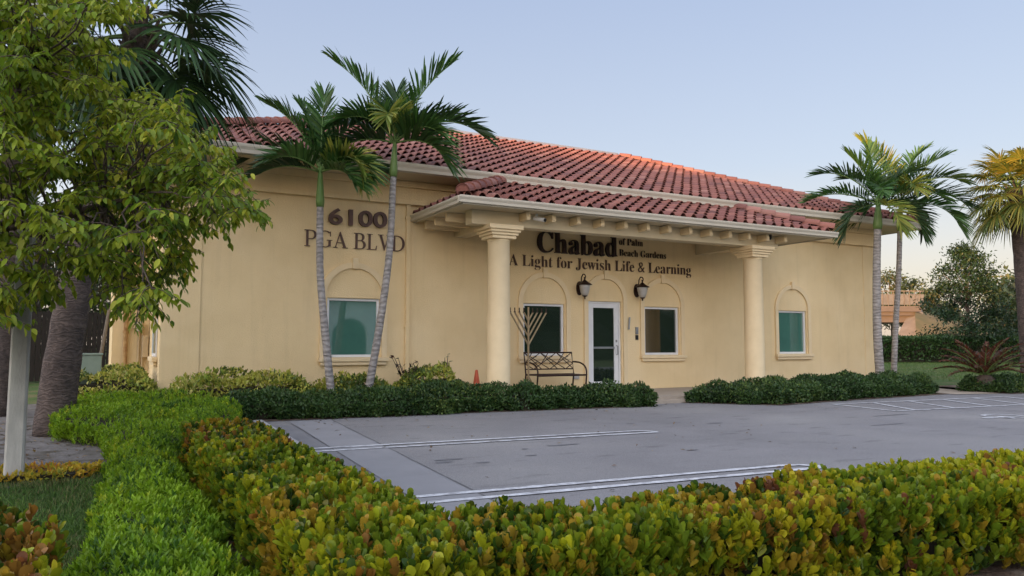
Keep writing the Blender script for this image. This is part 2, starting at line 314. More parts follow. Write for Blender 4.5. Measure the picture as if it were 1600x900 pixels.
def inpoly(pts, poly):
    x, y = pts[:, 0], pts[:, 1]; ins = np.zeros(len(pts), bool); n = len(poly)
    for i in range(n):
        x0, y0 = poly[i]; x1, y1 = poly[(i+1) % n]
        c = ((y0 > y) != (y1 > y)) & (x < (x1-x0)*(y-y0)/((y1-y0) + 1e-12) + x0); ins ^= c
    return ins
def hedge(name, label, poly, top, dens, leaf, mt, cat='hedge', base=0.0, amp=.05, f=2.2, seed=1, up=.6, sidedens=1.0, topslope=None, group=None, inset=.07, near=None, thick=.10, rnd=.55, wob=0, topvar=0):
    """clipped hedge over a plan outline. leaf = dict(L, W, cols, w, rows, hw, ...)"""
    poly = [tuple(p) for p in poly]
    area = sum(poly[i][0]*poly[(i+1) % len(poly)][1] - poly[(i+1) % len(poly)][0]*poly[i][1] for i in range(len(poly))) / 2
    if area < 0: poly = poly[::-1]
    if wob:
        q = []
        for i in range(len(poly)):
            a = np.array(poly[i]); b = np.array(poly[(i+1) % len(poly)]); m = max(1, int(np.linalg.norm(b-a)/.55))
            for k in range(m): q.append(tuple(a + (b-a)*k/m + rng.uniform(-wob, wob, 2)))
        poly = q
    A = np.array(poly); cx, cy = A.mean(0)
    root = empty(name, (cx, cy, base), label, cat, group)
    zt = (lambda xy: np.full(len(xy), top)) if topslope is None else topslope
    if topvar:
        z0f = zt
        def zt(xy, z0f=z0f):
            xy = np.asarray(xy); e = np.full(len(xy), 9.)
            for i in range(len(A)):
                a = A[i]; d_ = A[(i+1) % len(A)] - a; t_ = np.clip(((xy - a) @ d_) / max(d_ @ d_, 1e-9), 0, 1); e = np.minimum(e, np.linalg.norm(xy - a - t_[:, None]*d_, axis=1))
            P3 = np.c_[xy, np.zeros(len(xy))]
            return z0f(xy) + topvar*(bump3(P3, 1.6, seed+60) + .6*bump3(P3, 5, seed+61)) - .35*(top-base)*np.clip(1 - e/.3, 0, 1)**2
        topslope = zt
    # top
    mn, mx = A.min(0), A.max(0); n = int(dens * np.prod(mx - mn))
    xy = rng.uniform(mn, mx, (n, 2)); xy = xy[inpoly(xy, poly)]
    if near is not None: xy = xy[rng.uniform(size=len(xy)) < near(xy)]
    P = np.c_[xy, zt(xy)]; N = np.tile([0, 0, 1.0], (len(P), 1))
    Ps, Ns = [P], [N]
    for i in range(len(poly)):
        a, b = A[i], A[(i+1) % len(poly)]; e = b - a; Ln = np.linalg.norm(e); nn = np.array([e[1], -e[0], 0]) / max(Ln, 1e-6)
        m = int(dens * sidedens * Ln * (top - base)); t = rng.uniform(0, 1, m); q = a + e * t[:, None]
        if near is not None:
            k = rng.uniform(size=m) < near(q); q = q[k]; m = len(q)
        z = base + (zt(q) - base) * rng.uniform(.04, 1, m) ** .8
        Ps.append(np.c_[q, z]); Ns.append(np.tile(nn, (m, 1)))
    P = np.vstack(Ps); N = np.vstack(Ns)
    rel = (P[:, 2] - base) / max(top - base, .1)
    P = P + N * (bump3(P, f, seed)[:, None] * amp + bump3(P, f*3.1, seed+9)[:, None] * amp * .5)
    # round the shoulders: pull side points in near the top and the foot
    side = np.abs(N[:, 2]) < .5
    P[side] -= N[side] * (np.clip(rel[side] - .75, 0, 1) ** 2 * .6 * (top-base) + np.clip(.25 - rel[side], 0, 1) * .35 * (top-base))[:, None] * .6
    P = P - N * (rng.uniform(0, 1, (len(P), 1)) ** 1.5) * thick
    if leaf.get('shoot'):
        k = leaf['shoot']; keep = bump3(P, 7, seed+4) + rng.normal(size=len(P))*.5 > -.75; P = P[keep]; N = N[keep]; n0 = len(P)
        ax = nrm(N*.28 + [0, 0, 1.0] + rng.normal(size=(n0, 3))*.22); scol = palette(n0, leaf['cols'], leaf['w'], .1, P, leaf.get('f', 3), seed + 20)
        u = nrm(np.cross(ax, rng.normal(size=(n0, 3)))); v = np.cross(ax, u); tall = rng.uniform(.5, 1.2, n0) * leaf['L'] * 1.1
        PP, DD, NN, CC, LL = [], [], [], [], []
        for q in range(k):
            a = q*2.4 + rng.uniform(-.3, .3, n0); rd = u*np.cos(a)[:, None] + v*np.sin(a)[:, None]; t = q/(k-1)
            PP.append(P + ax*(tall*(t-.75))[:, None]); DD.append(nrm(ax*(.75 + .9*t) + rd*(1.0 - .5*t))); NN.append(nrm(ax*.8 - rd*(1.0) + rng.normal(size=(n0, 3))*.25))
            CC.append(scol*(1 + rng.uniform(-.15, .15, (n0, 1))) + (t > .8)*np.array(leaf['tip'])*rng.uniform(0, 1, (n0, 1))); LL.append(leaf['L']*rng.uniform(.75, 1.15, n0)*(1 - .25*(t > .85)))
        P = np.vstack(PP); LL = np.concatenate(LL); n = len(P); ok = P[:, 2] > base
        leaves('foliage', P, np.vstack(DD), np.vstack(NN), LL, LL*leaf['W']/leaf['L']*rng.uniform(.85, 1.1, n), np.clip(np.vstack(CC), .005, 1), mt, root, **leaf.get('shape', {}))
    else:
        n = len(P)
        D = nrm(N * .55 + np.array([0, 0, up]) + rng.normal(size=(n, 3)) * rnd)
        FN = nrm(rng.normal(size=(n, 3)) * .7 + N * .6 + np.array([0, 0, .3]))
        L = leaf['L'] * rng.uniform(.65, 1.2, n); W = leaf['W'] * rng.uniform(.7, 1.15, n)
        col = palette(n, leaf['cols'], leaf['w'], .18, P, leaf.get('f', 3), seed + 20)
        leaves('foliage', P, D, FN, L, W, col, mt, root, **leaf.get('shape', {}))
    # woody inner mass, a bumpy closed volume just inside the leaves
    bm = B(); ins = inset
    m = len(poly); inn = []
    for i in range(m):
        p, a, b = A[i], A[i-1], A[(i+1) % m]
        e0 = (p-a)/np.linalg.norm(p-a); e1 = (b-p)/np.linalg.norm(b-p)
        n0 = np.array([-e0[1], e0[0]]); n1 = np.array([-e1[1], e1[0]]); k = n0 + n1; k = k / max(np.dot(k, n0), .3)
        inn.append(p + k * ins)
    prism(bm, [tuple(q) for q in inn], (top - base) - ins, 'z', base + .02)
    if topslope is not None:
        for v in bm.verts:
            if v.co.z > base + .1: v.co.z = float(topslope(np.array([[v.co.x, v.co.y]]))[0]) - ins
    bm.normal_update(); bmesh.ops.triangulate(bm, faces=[f_ for f_ in bm.faces if len(f_.verts) > 4])
    obj('twigs', bm, M['twig'], root)
    return root

# ------------------------------------------------------------------ setting: ground, lot, beds
def sheet(name, poly, z, m, kind='structure', sub=None):
    bm = B(); bm.faces.new([bm.verts.new((x, y, z)) for x, y in poly]); bm.normal_update(); bmesh.ops.triangulate(bm, faces=bm.faces[:])
    o = obj(name, bm, m); tag(o, kind=kind); return o
sheet('ground', [(-600, -400), (900, -400), (900, 900), (-600, 900)], -.06, M['grass_ground'])
sheet('parking_lot', [(1.9, 3.7), (60, 3.7), (60, 9.2), (30, 10.4), (19.5, 11.6), (19.0, 12.9), (14, 13.3), (2.2, 13.3)], .004, M['lot'])
edge = [(-14 + k*.22, 9.0 + .22*math.sin(k*.7) + random.uniform(-.09, .09)) for k in range(66)]
sheet('sand_patch', edge + [(.45, 10.5), (.9, 15.4), (.9, 19), (-14, 19)], .004, M['sand'])
sheet('planting_bed', [(2.2, 12.9), (6, 12.75), (9.9, 12.35), (10.1, 13.1), (6.2, 13.3), (6.2, 15.5), (1.0, 15.5), (.4, 12)], .012, M['mulch'])
sheet('planting_bed', [(10.9, 12.9), (12.3, 11.3), (14, 11.55), (18.6, 11.9), (21.5, 12.2), (22, 15.5), (14.9, 15.5), (14.9, 13.1), (11.5, 13.1)], .012, M['mulch'])
sheet('planting_bed', [(19.9, 12.6), (20.2, 11.2), (24, 10.8), (31, 10.3), (31, 14), (23, 14.5), (20.4, 14)], .012, M['mulch'])
sheet('street_bed', [(-1.5, 1.9), (9.5, 1.9), (11, 3.55), (2.0, 3.7), (1.8, 12), (.2, 12), (.05, 3.6), (-1.5, 3.3)], .008, M['mulch'])
sheet('street_pavement', [(-60, -3), (60, -3), (60, .9), (-60, .9)], .006, M['lot'])
sheet('walkway', [(18.7, 11.75), (20.0, 11.4), (21.6, 15.6), (20.4, 16)], .016, M['slab'])
# kerb along the left and street side of the lot
bm = B()
box(bm, -.075, .075, 3.8, 11.95, .0, .13, .02)
for v in bm.verts: v.co.x += 1.80 + (v.co.y - 3.8) * .036
o = obj('curb', bm, M['curb']); tag(o, kind='structure')
bm = B(); box(bm, 1.9, 40, 3.55, 3.68, 0, .13, .02); o = obj('curb', bm, M['curb']); tag(o, kind='structure')
# slab joints, gutter strip and cracks in the concrete
M['joint'] = mat('joint', (.10, .10, .105), (.15, .15, .155), scale=8, rough=1)
M['gutterpan'] = mat('gutter_pan', (.195, .195, .208), (.165, .165, .178), scale=1.2, rough=.85, bump=.2, bscale=100, detail=8)
M['panel'] = mat('newer_concrete', (.265, .263, .278), (.22, .22, .233), scale=.9, rough=.85, bump=.2, bscale=100, detail=8)
def strip_line(bm, pts, w, z, jag=0):
    pts = [Vector((x, y, 0)) for x, y in pts]
    L = []; Rr = []
    for i, p in enumerate(pts):
        t = (pts[min(i+1, len(pts)-1)] - pts[max(i-1, 0)]).normalized(); s = Vector((-t.y, t.x, 0)) * w / 2
        j = 1 + random.uniform(-jag, jag)
        L.append(bm.verts.new((p + s*j + Vector((0, 0, z))))); Rr.append(bm.verts.new((p - s*j + Vector((0, 0, z)))))
    for i in range(len(pts)-1): bm.faces.new((L[i], Rr[i], Rr[i+1], L[i+1]))
def densify(a, b, n=24, wob=0):
    return [(a[0] + (b[0]-a[0])*i/n + random.uniform(-wob, wob), a[1] + (b[1]-a[1])*i/n + random.uniform(-wob, wob)) for i in range(n+1)]
sheet('gutter_pan', [(1.9, 3.7), (2.12, 3.7), (2.68, 12.0), (2.2, 12.4)], .008, M['gutterpan'])
sheet('concrete_panel', [(2.12, 3.7), (2.65, 3.7), (3.40, 12.7), (2.72, 12.75)], .008, M['panel'])
bm = B(); strip_line(bm, densify((2.65, 3.7), (3.40, 12.7), wob=.006), .022, .012, .5)
strip_line(bm, densify((2.12, 3.7), (2.68, 12.4), wob=.004), .012, .012, .5)
o = obj('concrete_joint', bm, M['joint']); tag(o, kind='structure')
bm = B(); cg = random.Random(11)
for (x, y, a, n_) in ((4.2, 11.9, -.35, 30), (9.5, 10.9, -1.2, 22), (12.0, 10.2, -.15, 40)):
    pts = [(x, y)]
    for k in range(n_):
        a += cg.uniform(-.45, .45); x += .13*math.cos(a); y += .13*math.sin(a); pts.append((x, y))
        a *= .97
    strip_line(bm, pts, .012, .0075, .7)
o = obj('hairline_cracks', bm, M['joint']); tag(o, kind='structure')
# dark tyre scuffs and oil spots
M['stain'] = mat('oil_stain', (.12, .12, .13), (.17, .17, .18), scale=9, rough=.9)
bm = B()
for (x, y, a, b) in ((3.35, 7.75, .16, .05), (3.25, 7.6, .10, .05), (3.6, 7.4, .09, .04), (5.1, 8.2, .26, .045), (6.2, 7.1, .09, .04), (4.3, 7.6, .07, .03), (4.5, 8.1, .05, .03), (8.6, 9.3, .16, .05), (7.4, 9.9, .1, .03), (10.9, 7.9, .4, .05), (12.3, 8.9, .5, .05)):
    n = 14; vs = [bm.verts.new((x + a*math.cos(6.283*k/n)*random.uniform(.7, 1.2), y + b*math.sin(6.283*k/n)*random.uniform(.7, 1.3), .0085)) for k in range(n)]; bm.faces.new(vs)
o = obj('oil_stains', bm, M['stain']); tag(o, kind='structure')
# painted markings
def sk(x, y0): return y0 - .063 * (x - 2.3)
bm = B()
for y0, x1 in ((9.02, 6.75), (5.72, 6.25)):
    strip_line(bm, [(x, sk(x, y0)) for x in np.linspace(2.05, x1 + .25, 26)], .088, .0135, .15)
    strip_line(bm, [(x, sk(x, y0) + .26) for x in np.linspace(2.05, x1, 26)], .088, .0135, .15)
    strip_line(bm, [(x1 - .0, sk(x1, y0) + .26), (x1 + .14, sk(x1, y0) + .21), (x1 + .28, sk(x1, y0) + .02)], .088, .0137)
o = obj('stall_lines', bm, M['paint']); tag(o, kind='structure')
bm = B()
ax = [(13.1, 9.35), (18.6, 9.0), (18.9, 10.7), (13.4, 11.0)]
for a, b in ((0, 1), (3, 2), (0, 3)):
    strip_line(bm, densify(ax[a], ax[b], 12), .09, .0135, .1)
for k in range(5):
    xx = 13.6 + k * 1.1; strip_line(bm, densify((xx, 9.3 - .06*(xx-13.1)), (xx + .9, 10.9 - .05*(xx-13.1)), 6), .09, .0138, .1)
o = obj('access_aisle_lines', bm, M['paint']); tag(o, kind='structure')
# wheelchair emblem, painted
bm = B(); wx, wy = 13.75, 7.75
def Wp(u, v): return (wx + u, wy + v * 1.0)
n = 16; bm.faces.new([bm.verts.new((*Wp(-.52 + .09*math.cos(6.283*k/n), .0 + .09*math.sin(6.283*k/n)), .0135)) for k in range(n)])
strip_line(bm, [Wp(-.40, .0), Wp(-.05, .02), Wp(.05, -.02), Wp(.08, -.36), Wp(.42, -.42)], .10, .0135)
strip_line(bm, [Wp(-.20, .0), Wp(-.20, -.26)], .08, .0137)
strip_line(bm, [Wp(.08 + .33*math.cos(a), .08 + .30*math.sin(a)) for a in np.linspace(-.6, 4.2, 22)][0:], .075, .0139)
o = obj('wheelchair_emblem', bm, M['paint']); tag(o, kind='structure')

# ------------------------------------------------------------------ the building
WY = 15.6; WX0, WX1 = 1.0, 21.14; FL = .14
bld = empty('community_building', (11, 21, 0), 'cream stucco single storey building with red barrel tile hip roof and columned entrance porch', 'building')
def wall_front(bm, x0, x1, z0, z1, y, openings, depth):
    xs = sorted({x0, x1, *[o[0] for o in openings], *[o[1] for o in openings]}); zs = sorted({z0, z1, *[o[2] for o in openings], *[o[3] for o in openings]})
    inside = lambda x, z: any(o[0] < x < o[1] and o[2] < z < o[3] for o in openings)
    for a, b in zip(xs, xs[1:]):
        for c, d in zip(zs, zs[1:]):
            if inside((a+b)/2, (c+d)/2): continue
            bm.faces.new([bm.verts.new(p) for p in ((a, y, c), (b, y, c), (b, y, d), (a, y, d))])
    for (a, b, c, d) in openings:
        for q in (((a,c),(a,d)), ((b,d),(b,c)), ((a,d),(b,d)), ((b,c),(a,c))):
            (p0, r0), (p1, r1) = q
            bm.faces.new([bm.verts.new(p) for p in ((p0, y, r0), (p1, y, r1), (p1, y+depth, r1), (p0, y+depth, r0))])
WIN = [(4.05, 5.17), (8.63, 9.75), (12.14, 13.26), (16.86, 17.98)]
ZB, ZT = .98, 2.205; DX0, DX1, DZ = 10.44, 11.42, 2.305
ops = [(a, b, ZB, ZT) for a, b in WIN] + [(DX0, DX1, FL, DZ)]
bm = B(); wall_front(bm, WX0, WX1, -.05, 4.76, WY, ops, .22)
bmesh.ops.remove_doubles(bm, verts=bm.verts, dist=1e-4)
# other walls as slabs
def q4(bm, *p): bm.faces.new([bm.verts.new(a) for a in p])
yb = 27.0
box(bm, WX0 + .003, WX0 + .2, WY + .23, yb, -.05, 4.757)
box(bm, WX1 - .2, WX1 - .003, WY + .23, yb, -.05, 4.757)
box(bm, WX0 + .2, WX1 - .2, yb - .2, yb - .003, -.05, 4.757)
q4(bm, (WX0, WY, -.05), (WX0, WY, 4.757), (WX0, WY+.24, 4.757), (WX0, WY+.24, -.05))
q4(bm, (WX1, WY, -.05), (WX1, WY+.24, -.05), (WX1, WY+.24, 4.757), (WX1, WY, 4.757))
obj('wall', bm, M['stucco'], bld)
bm = B(); box(bm, .22, 1.0, 20.0, 26.0, -.05, 4.74, .01); obj('side_wing', bm, M['stucco'], bld)
for x0, x1 in ((WX0 - .045, WX0 + .64), (WX1 - .64, WX1 + .045)):
    bm = B(); box(bm, x0, x1, WY - .018, WY + .3, -.04, 4.254, .008); obj('pilaster', bm, M['stucco'], bld)
bm = B()
for (z0, z1, p) in ((4.30, 4.76, .075), (4.255, 4.345, .115), (4.62, 4.758, .15)):
    box(bm, WX0 - p, WX1 + p, WY - p, WY + .18, z0, z1, .006)
    box(bm, WX0 - p, WX0 + .1, WY + .181, yb, z0, z1, .006)
obj('frieze', bm, M['stucco'], bld)
# eaves: soffit ring, fascia and gutter
OV = .95; EX0, EX1, EY0, EY1 = WX0 - OV, WX1 + OV, WY - OV, yb + OV
bm = B(); box(bm, EX0 + .02, EX1 - .02, EY0 + .02, WY + .1, 4.762, 4.79); box(bm, EX0 + .02, WX0 + .1, WY + .1, EY1, 4.762, 4.79); box(bm, WX1 - .1, EX1 - .02, WY + .1, EY1, 4.762, 4.79); box(bm, WX0, WX1, yb, EY1, 4.762, 4.789)
obj('soffit', bm, M['soffit'], bld)
def gutter_run(bm, a, b, out, ztop, h=.14, d=.12, fasc=.17):
    """k-style gutter between plan points a,b with outward direction out"""
    a = Vector((*a, 0)); b = Vector((*b, 0)); o = Vector((*out, 0))
    prof = [(0, 0), (-.0, -h), (d*.62, -h), (d*.70, -h*.62), (d*.95, -h*.30), (d, -h*.12), (d, 0), (d-.015, 0), (d-.015, -.03), (.015, -.03), (.015, 0)]
    t = (b - a).normalized()
    V0 = [bm.verts.new(a - t*0 + o*p + Vector((0, 0, ztop + z))) for p, z in prof]; V1 = [bm.verts.new(b + o*p + Vector((0, 0, ztop + z))) for p, z in prof]
    n = len(prof)
    for i in range(n): bm.faces.new((V0[i], V0[(i+1) % n], V1[(i+1) % n], V1[i]))
    bm.faces.new(V0); bm.faces.new(V1[::-1])
GZ = 4.93
bm = B()
g = .12
gutter_run(bm, (EX0 - g, EY0), (EX1 + g, EY0), (0, -1), GZ, .17, g)
gutter_run(bm, (EX0, EY0), (EX0, EY1), (-1, 0), GZ, .169, g)
gutter_run(bm, (EX1, EY0), (EX1, EY1), (1, 0), GZ, .169, g)
obj('gutter', bm, M['gutter'], bld)
bm = B()
box(bm, EX0, EX1, EY0 + .001, EY0 + .03, 4.75, GZ - .005); box(bm, EX0 + .001, EX0 + .03, EY0 + .03, EY1, 4.75, GZ - .005); box(bm, EX1 - .03, EX1 - .001, EY0 + .03, EY1, 4.75, GZ - .005); box(bm, EX0, EX1, EY1 - .03, EY1, 4.75, GZ - .005)
obj('fascia', bm, M['gutter'], bld)

# tiles
TC = np.array([[.20, .070, .050], [.165, .058, .045], [.235, .088, .062], [.13, .048, .04], [.27, .125, .095]])
def tile_slope(name, e0, e1, inward, z0, s, run, clips, parent, tw=.31, ex=.355, seed=0):
    g = np.random.default_rng(seed)
    e0 = np.array(e0, float); e1 = np.array(e1, float); W = np.linalg.norm(e1 - e0); u = (e1 - e0) / W; v = np.array(inward, float)
    nt_ = int(round(W / tw)); tw = W / nt_; nc = int(math.ceil(run / ex)); ex = run / nc
    ts = np.array([0, .08, .17, .27, .37, .47, .57, .66, .72, .81, .91, 1.0])
    prof = np.where(ts < .6, np.sin(np.pi * np.minimum(ts, .6) / .6) ** .8 * .084, -.010 * np.sin(np.pi * (ts - .6) / .4))
    m = len(ts); I, J = np.meshgrid(np.arange(nt_), np.arange(nc)); I = I.ravel(); J = J.ravel(); n = len(I)
    V = np.zeros((n, 4, m, 3)); dj = g.uniform(-.012, .012, n)[:, None]; lj = g.uniform(-.004, .004, n)[:, None]
    U = (I[:, None] + ts[None, :]) * tw
    for k, (dd, lift, scale) in enumerate(((0.0, -.002, 1.28), (0, .016, 1.32), (.5, .012, 1.02), (1.12, .0, .50))):
        d = J[:, None] * ex + dd * ex + dj * (k < 3)
        V[:, k, :, 0] = e0[0] + u[0] * U + v[0] * d; V[:, k, :, 1] = e0[1] + u[1] * U + v[1] * d
        V[:, k, :, 2] = z0 + s * d + prof[None, :] * scale + lift + lj
    V = V.reshape(-1, 3); base = (np.arange(n) * 4 * m)[:, None, None]
    r = np.arange(3)[None, :, None] * m; c = np.arange(m - 1)[None, None, :]
    q = (base + r + c)[..., None] + np.array([0, 1, m + 1, m]); q = q.reshape(-1, 4)
    me = bpy.data.meshes.new(name); me.vertices.add(len(V)); me.vertices.foreach_set('co', V.ravel())
    me.loops.add(q.size); me.loops.foreach_set('vertex_index', q.ravel().astype(np.int32)); me.polygons.add(len(q)); me.polygons.foreach_set('loop_start', np.arange(0, q.size, 4, dtype=np.int32)); me.update(calc_edges=True)
    ca = me.color_attributes.new('Col', 'FLOAT_COLOR', 'POINT')
    col = TC[g.choice(5, n, p=[.34, .24, .22, .12, .08])] * (1 + g.uniform(-.12, .12, (n, 1)))
    cc = np.ones((n, 4 * m, 4)); cc[..., :3] = col[:, None, :]; ca.data.foreach_set('color', cc.ravel())
    bm = B(); bm.from_mesh(me); bpy.data.meshes.remove(me)
    for co, no in clips:
        bmesh.ops.bisect_plane(bm, geom=bm.verts[:] + bm.edges[:] + bm.faces[:], plane_co=co, plane_no=no, clear_outer=True)
    me = bpy.data.meshes.new(name); bm.to_mesh(me); bm.free()
    me.polygons.foreach_set('use_smooth', [False] * len(me.polygons))
    o = bpy.data.objects.new(name, me); COL.objects.link(o); me.materials.append(M['tile']); fix(o, parent); return o
S = .4167
RZ0 = GZ - .015
hd = (EY1 - EY0) / 2
ridge_y = EY0 + hd; rz = RZ0 + S * hd; rx0, rx1 = EX0 + hd, EX1 - hd
c_l = ((EX0, EY0, 0), (-1, 1, 0)); c_r = ((EX1, EY0, 0), (1, 1, 0)); c_bl = ((EX0, EY1, 0), (-1, -1, 0)); c_br = ((EX1, EY1, 0), (1, -1, 0))
tile_slope('roof', (EX0, EY0 - .03), (EX1, EY0 - .03), (0, 1), RZ0, S, hd + .03, [c_l, c_r], bld, seed=1)
tile_slope('roof', (EX0 - .03, EY1), (EX0 - .03, EY0), (1, 0), RZ0, S, hd + .03, [((EX0, EY0, 0), (1, -1, 0)), ((EX0, EY1, 0), (1, 1, 0))], bld, seed=2)
tile_slope('roof', (EX1 + .03, EY0), (EX1 + .03, EY1), (-1, 0), RZ0, S, hd + .03, [((EX1, EY0, 0), (-1, -1, 0)), ((EX1, EY1, 0), (-1, 1, 0))], bld, seed=3)
tile_slope('roof', (EX1, EY1), (EX0, EY1), (0, -1), RZ0, S, hd, [c_bl, c_br], bld, seed=4)
bm = B()
lo = RZ0 - .05
q4(bm, (EX0, EY0, lo), (EX1, EY0, lo), (rx1, ridge_y, rz-.05), (rx0, ridge_y, rz-.05)); q4(bm, (EX1, EY1, lo), (EX0, EY1, lo), (rx0, ridge_y, rz-.05), (rx1, ridge_y, rz-.05))
bm.faces.new([bm.verts.new(p) for p in ((EX0, EY1, lo), (EX0, EY0, lo), (rx0, ridge_y, rz-.05))]); bm.faces.new([bm.verts.new(p) for p in ((EX1, EY0, lo), (EX1, EY1, lo), (rx1, ridge_y, rz-.05))])
M['underlay'] = mat('roof_underlay', (.14, .045, .038), rough=.9)
obj('roof_deck', bm, M['underlay'], bld)
def caps(name, p0, p1, parent, r=.125, step=.36, endcap=True, seed=0):
    g = random.Random(seed); p0 = Vector(p0); p1 = Vector(p1); t = (p1 - p0); L = t.length; t.normalize()
    side = t.cross(Vector((0, 0, 1))).normalized(); up = side.cross(t)
    bm = B(); lay = bm.verts.layers.float_color.new('Col'); k = 0; s = 0
    while s < L - step*.6:
        c = TC[g.choice([0, 0, 2, 2, 4, 1])] * g.uniform(.95, 1.2)
        rows = []
        for (ds, rr, lift) in ((0, r*.9, 0), (0, r*1.06, .022), (step*.5, r, .012), (step*1.1, r*.92, -.004)):
            row = []
            for a in range(11):
                an = math.pi * (a / 10 * 1.1 - .05)
                v = bm.verts.new(p0 + t*(s+ds) + side*math.cos(an)*rr + up*(math.sin(an)*rr*.95 + lift)); v[lay] = (*c, 1); row.append(v)
            rows.append(row)
        for a, b in zip(rows, rows[1:]):
            for i in range(10): bm.faces.new((a[i], a[i+1], b[i+1], b[i]))
        if s == 0 and endcap:
            f = bm.faces.new(rows[1][::-1])
        s += step
    return obj(name, bm, M['tile'], parent)
hz = .06
caps('hip_cap', (EX0 - .05, EY0 - .05, RZ0 + hz - .02), (rx0, ridge_y, rz + hz), bld, seed=1)
caps('hip_cap', (EX1 + .05, EY0 - .05, RZ0 + hz - .02), (rx1, ridge_y, rz + hz), bld, seed=2)
caps('hip_cap', (EX0 - .05, EY1, RZ0 + hz - .02), (rx0, ridge_y, rz + hz), bld, seed=3)
caps('hip_cap', (EX1 + .05, EY1, RZ0 + hz - .02), (rx1, ridge_y, rz + hz), bld, seed=4)
bm = B(); box(bm, rx0 + .1, rx1 + .05, ridge_y - .05, ridge_y + .35, rz - .1, rz + .135, .01); obj('ridge_flashing', bm, M['flash'], bld)

# ---- entrance porch
PX0, PX1, PY0 = 5.9, 16.0, 13.0; PG = 4.03
bm = B()
gutter_run(bm, (PX0 - .11, PY0), (PX1 + .11, PY0), (0, -1), PG, .125, .11)
gutter_run(bm, (PX0, PY0), (PX0, WY), (-1, 0), PG, .124, .11)
gutter_run(bm, (PX1, PY0), (PX1, WY), (1, 0), PG, .124, .11)
obj('gutter', bm, M['gutter'], bld)
pr = 1.9; P0 = PG - .01
tile_slope('porch_roof', (PX0, PY0 - .03), (PX1, PY0 - .03), (0, 1), P0, S, 1.78, [((PX0, PY0, 0), (-1, 1, 0)), ((PX1, PY0, 0), (1, 1, 0))], bld, seed=5)
tile_slope('porch_roof', (PX0 - .03, WY), (PX0 - .03, PY0), (1, 0), P0, S, 1.7, [((PX0, PY0, 0), (1, -1, 0))], bld, seed=6)
tile_slope('porch_roof', (PX1 + .03, PY0), (PX1 + .03, WY), (-1, 0), P0, S, 1.7, [((PX1, PY0, 0), (-1, -1, 0))], bld, seed=7)
caps('hip_cap', (PX0 - .02, PY0 - .02, P0 + .09), (PX0 + 1.68, PY0 + 1.68, P0 + S*1.68 + .07), bld, r=.135, seed=8)
caps('hip_cap', (PX1 + .02, PY0 - .02, P0 + .09), (PX1 - 1.68, PY0 + 1.68, P0 + S*1.68 + .07), bld, r=.135, seed=9)
bm = B()
lo = P0 - .05; d = 1.7; hi = lo + S*d
q4(bm, (PX0, PY0, lo), (PX1, PY0, lo), (PX1-d, PY0+d, hi), (PX0+d, PY0+d, hi))
q4(bm, (PX0, WY-.01, lo), (PX0, PY0, lo), (PX0+d, PY0+d, hi), (PX0+d, WY-.01, hi)); q4(bm, (PX1, PY0, lo), (PX1, WY-.01, lo), (PX1-d, WY-.01, hi), (PX1-d, PY0+d, hi))
q4(bm, (PX0+d, PY0+d, hi), (PX1-d, PY0+d, hi), (PX1-d, WY-.01, hi), (PX0+d, WY-.01, hi))
obj('roof_deck', bm, M['underlay'], bld)
bm = B(); box(bm, PX0 + .002, PX1 - .002, PY0 + .002, WY - .003, PG - .122, PG - .09); obj('porch_soffit', bm, M['soffit'], bld)
bm = B(); box(bm, PX0 + .001, PX1 - .001, PY0 + .001, PY0 + .03, PG - .15, PG - .003); box(bm, PX0 + .001, PX0 + .03, PY0 + .031, WY - .003, PG - .15, PG - .003); box(bm, PX1 - .03, PX1 - .001, PY0 + .031, WY - .003, PG - .15, PG - .003); obj('fascia', bm, M['gutter'], bld)
CX = (7.02, 14.0); CY = 13.72; BZ0, BZ1 = 3.62, 3.905
bm = B(); box(bm, 6.35, 14.72, CY - .15, CY + .15, BZ0, BZ1, .01)
for cx in CX: box(bm, cx - .14, cx + .14, CY + .151, WY - .003, BZ0 + .004, BZ1 - .002)
obj('beam', bm, M['soffit'], bld)
for i in range(13):
    x = 7.45 + .6 * i - .6*0
    bm = B(); prism(bm, [(PY0 + .27, 3.885), (CY - .152, 3.885), (CY - .152, 3.73), (PY0 + .27, 3.73), (PY0 + .25, 3.76)], .085, 'x', x - .04); obj('rafter_tail', bm, M['trim'], bld)
for sgn, cx in ((-1, CX[0]), (1, CX[1])):
    for y in (14.2, 14.8, 15.35):
        x0, x1 = sorted((cx + sgn*.142, cx + sgn*.95)); bm = B(); box(bm, x0, x1, y - .04, y + .04, 3.73, 3.904, .006); obj('rafter_tail', bm, M['trim'], bld)
for cx in CX:
    bm = B(); lathe(bm, cx, CY, [(.275, FL), (.275, FL + .08), (.25, FL + .10), (.245, FL + .14), (.236, FL + .16), (.234, 1.6), (.222, 3.30), (.232, 3.31), (.232, 3.35), (.225, 3.36)], 40)
    col = obj('column', bm, M['trim'], bld, smooth=False)
    for p in col.data.polygons: p.use_smooth = abs(p.normal.z) < .5
    bm = B()
    for z0, z1, h in ((3.355, 3.42, .265), (3.42, 3.475, .30), (3.475, 3.53, .335), (3.53, 3.618, .375)):
        box(bm, cx - h, cx + h, CY - h, CY + h, z0, z1 - .001, .012)
    obj('capital', bm, M['trim'], col)
bm = B(); box(bm, 6.25, 14.85, 13.2, WY - .003, -.02, FL, .012); box(bm, 9.9, 11.6, 12.85, 13.197, -.02, .075, .01); o = obj('porch_slab', bm, M['slab'], bld)
# downspout at the left of the porch
bm = B(); box(bm, 5.72, 5.81, WY - .075, WY - .003, .25, 4.25, .012); box(bm, 5.70, 5.83, WY - .08, WY - .004, 3.95, 4.0); box(bm, 5.70, 5.83, WY - .08, WY - .004, 1.6, 1.64)
obj('downspout', bm, M['stucco'], bld)

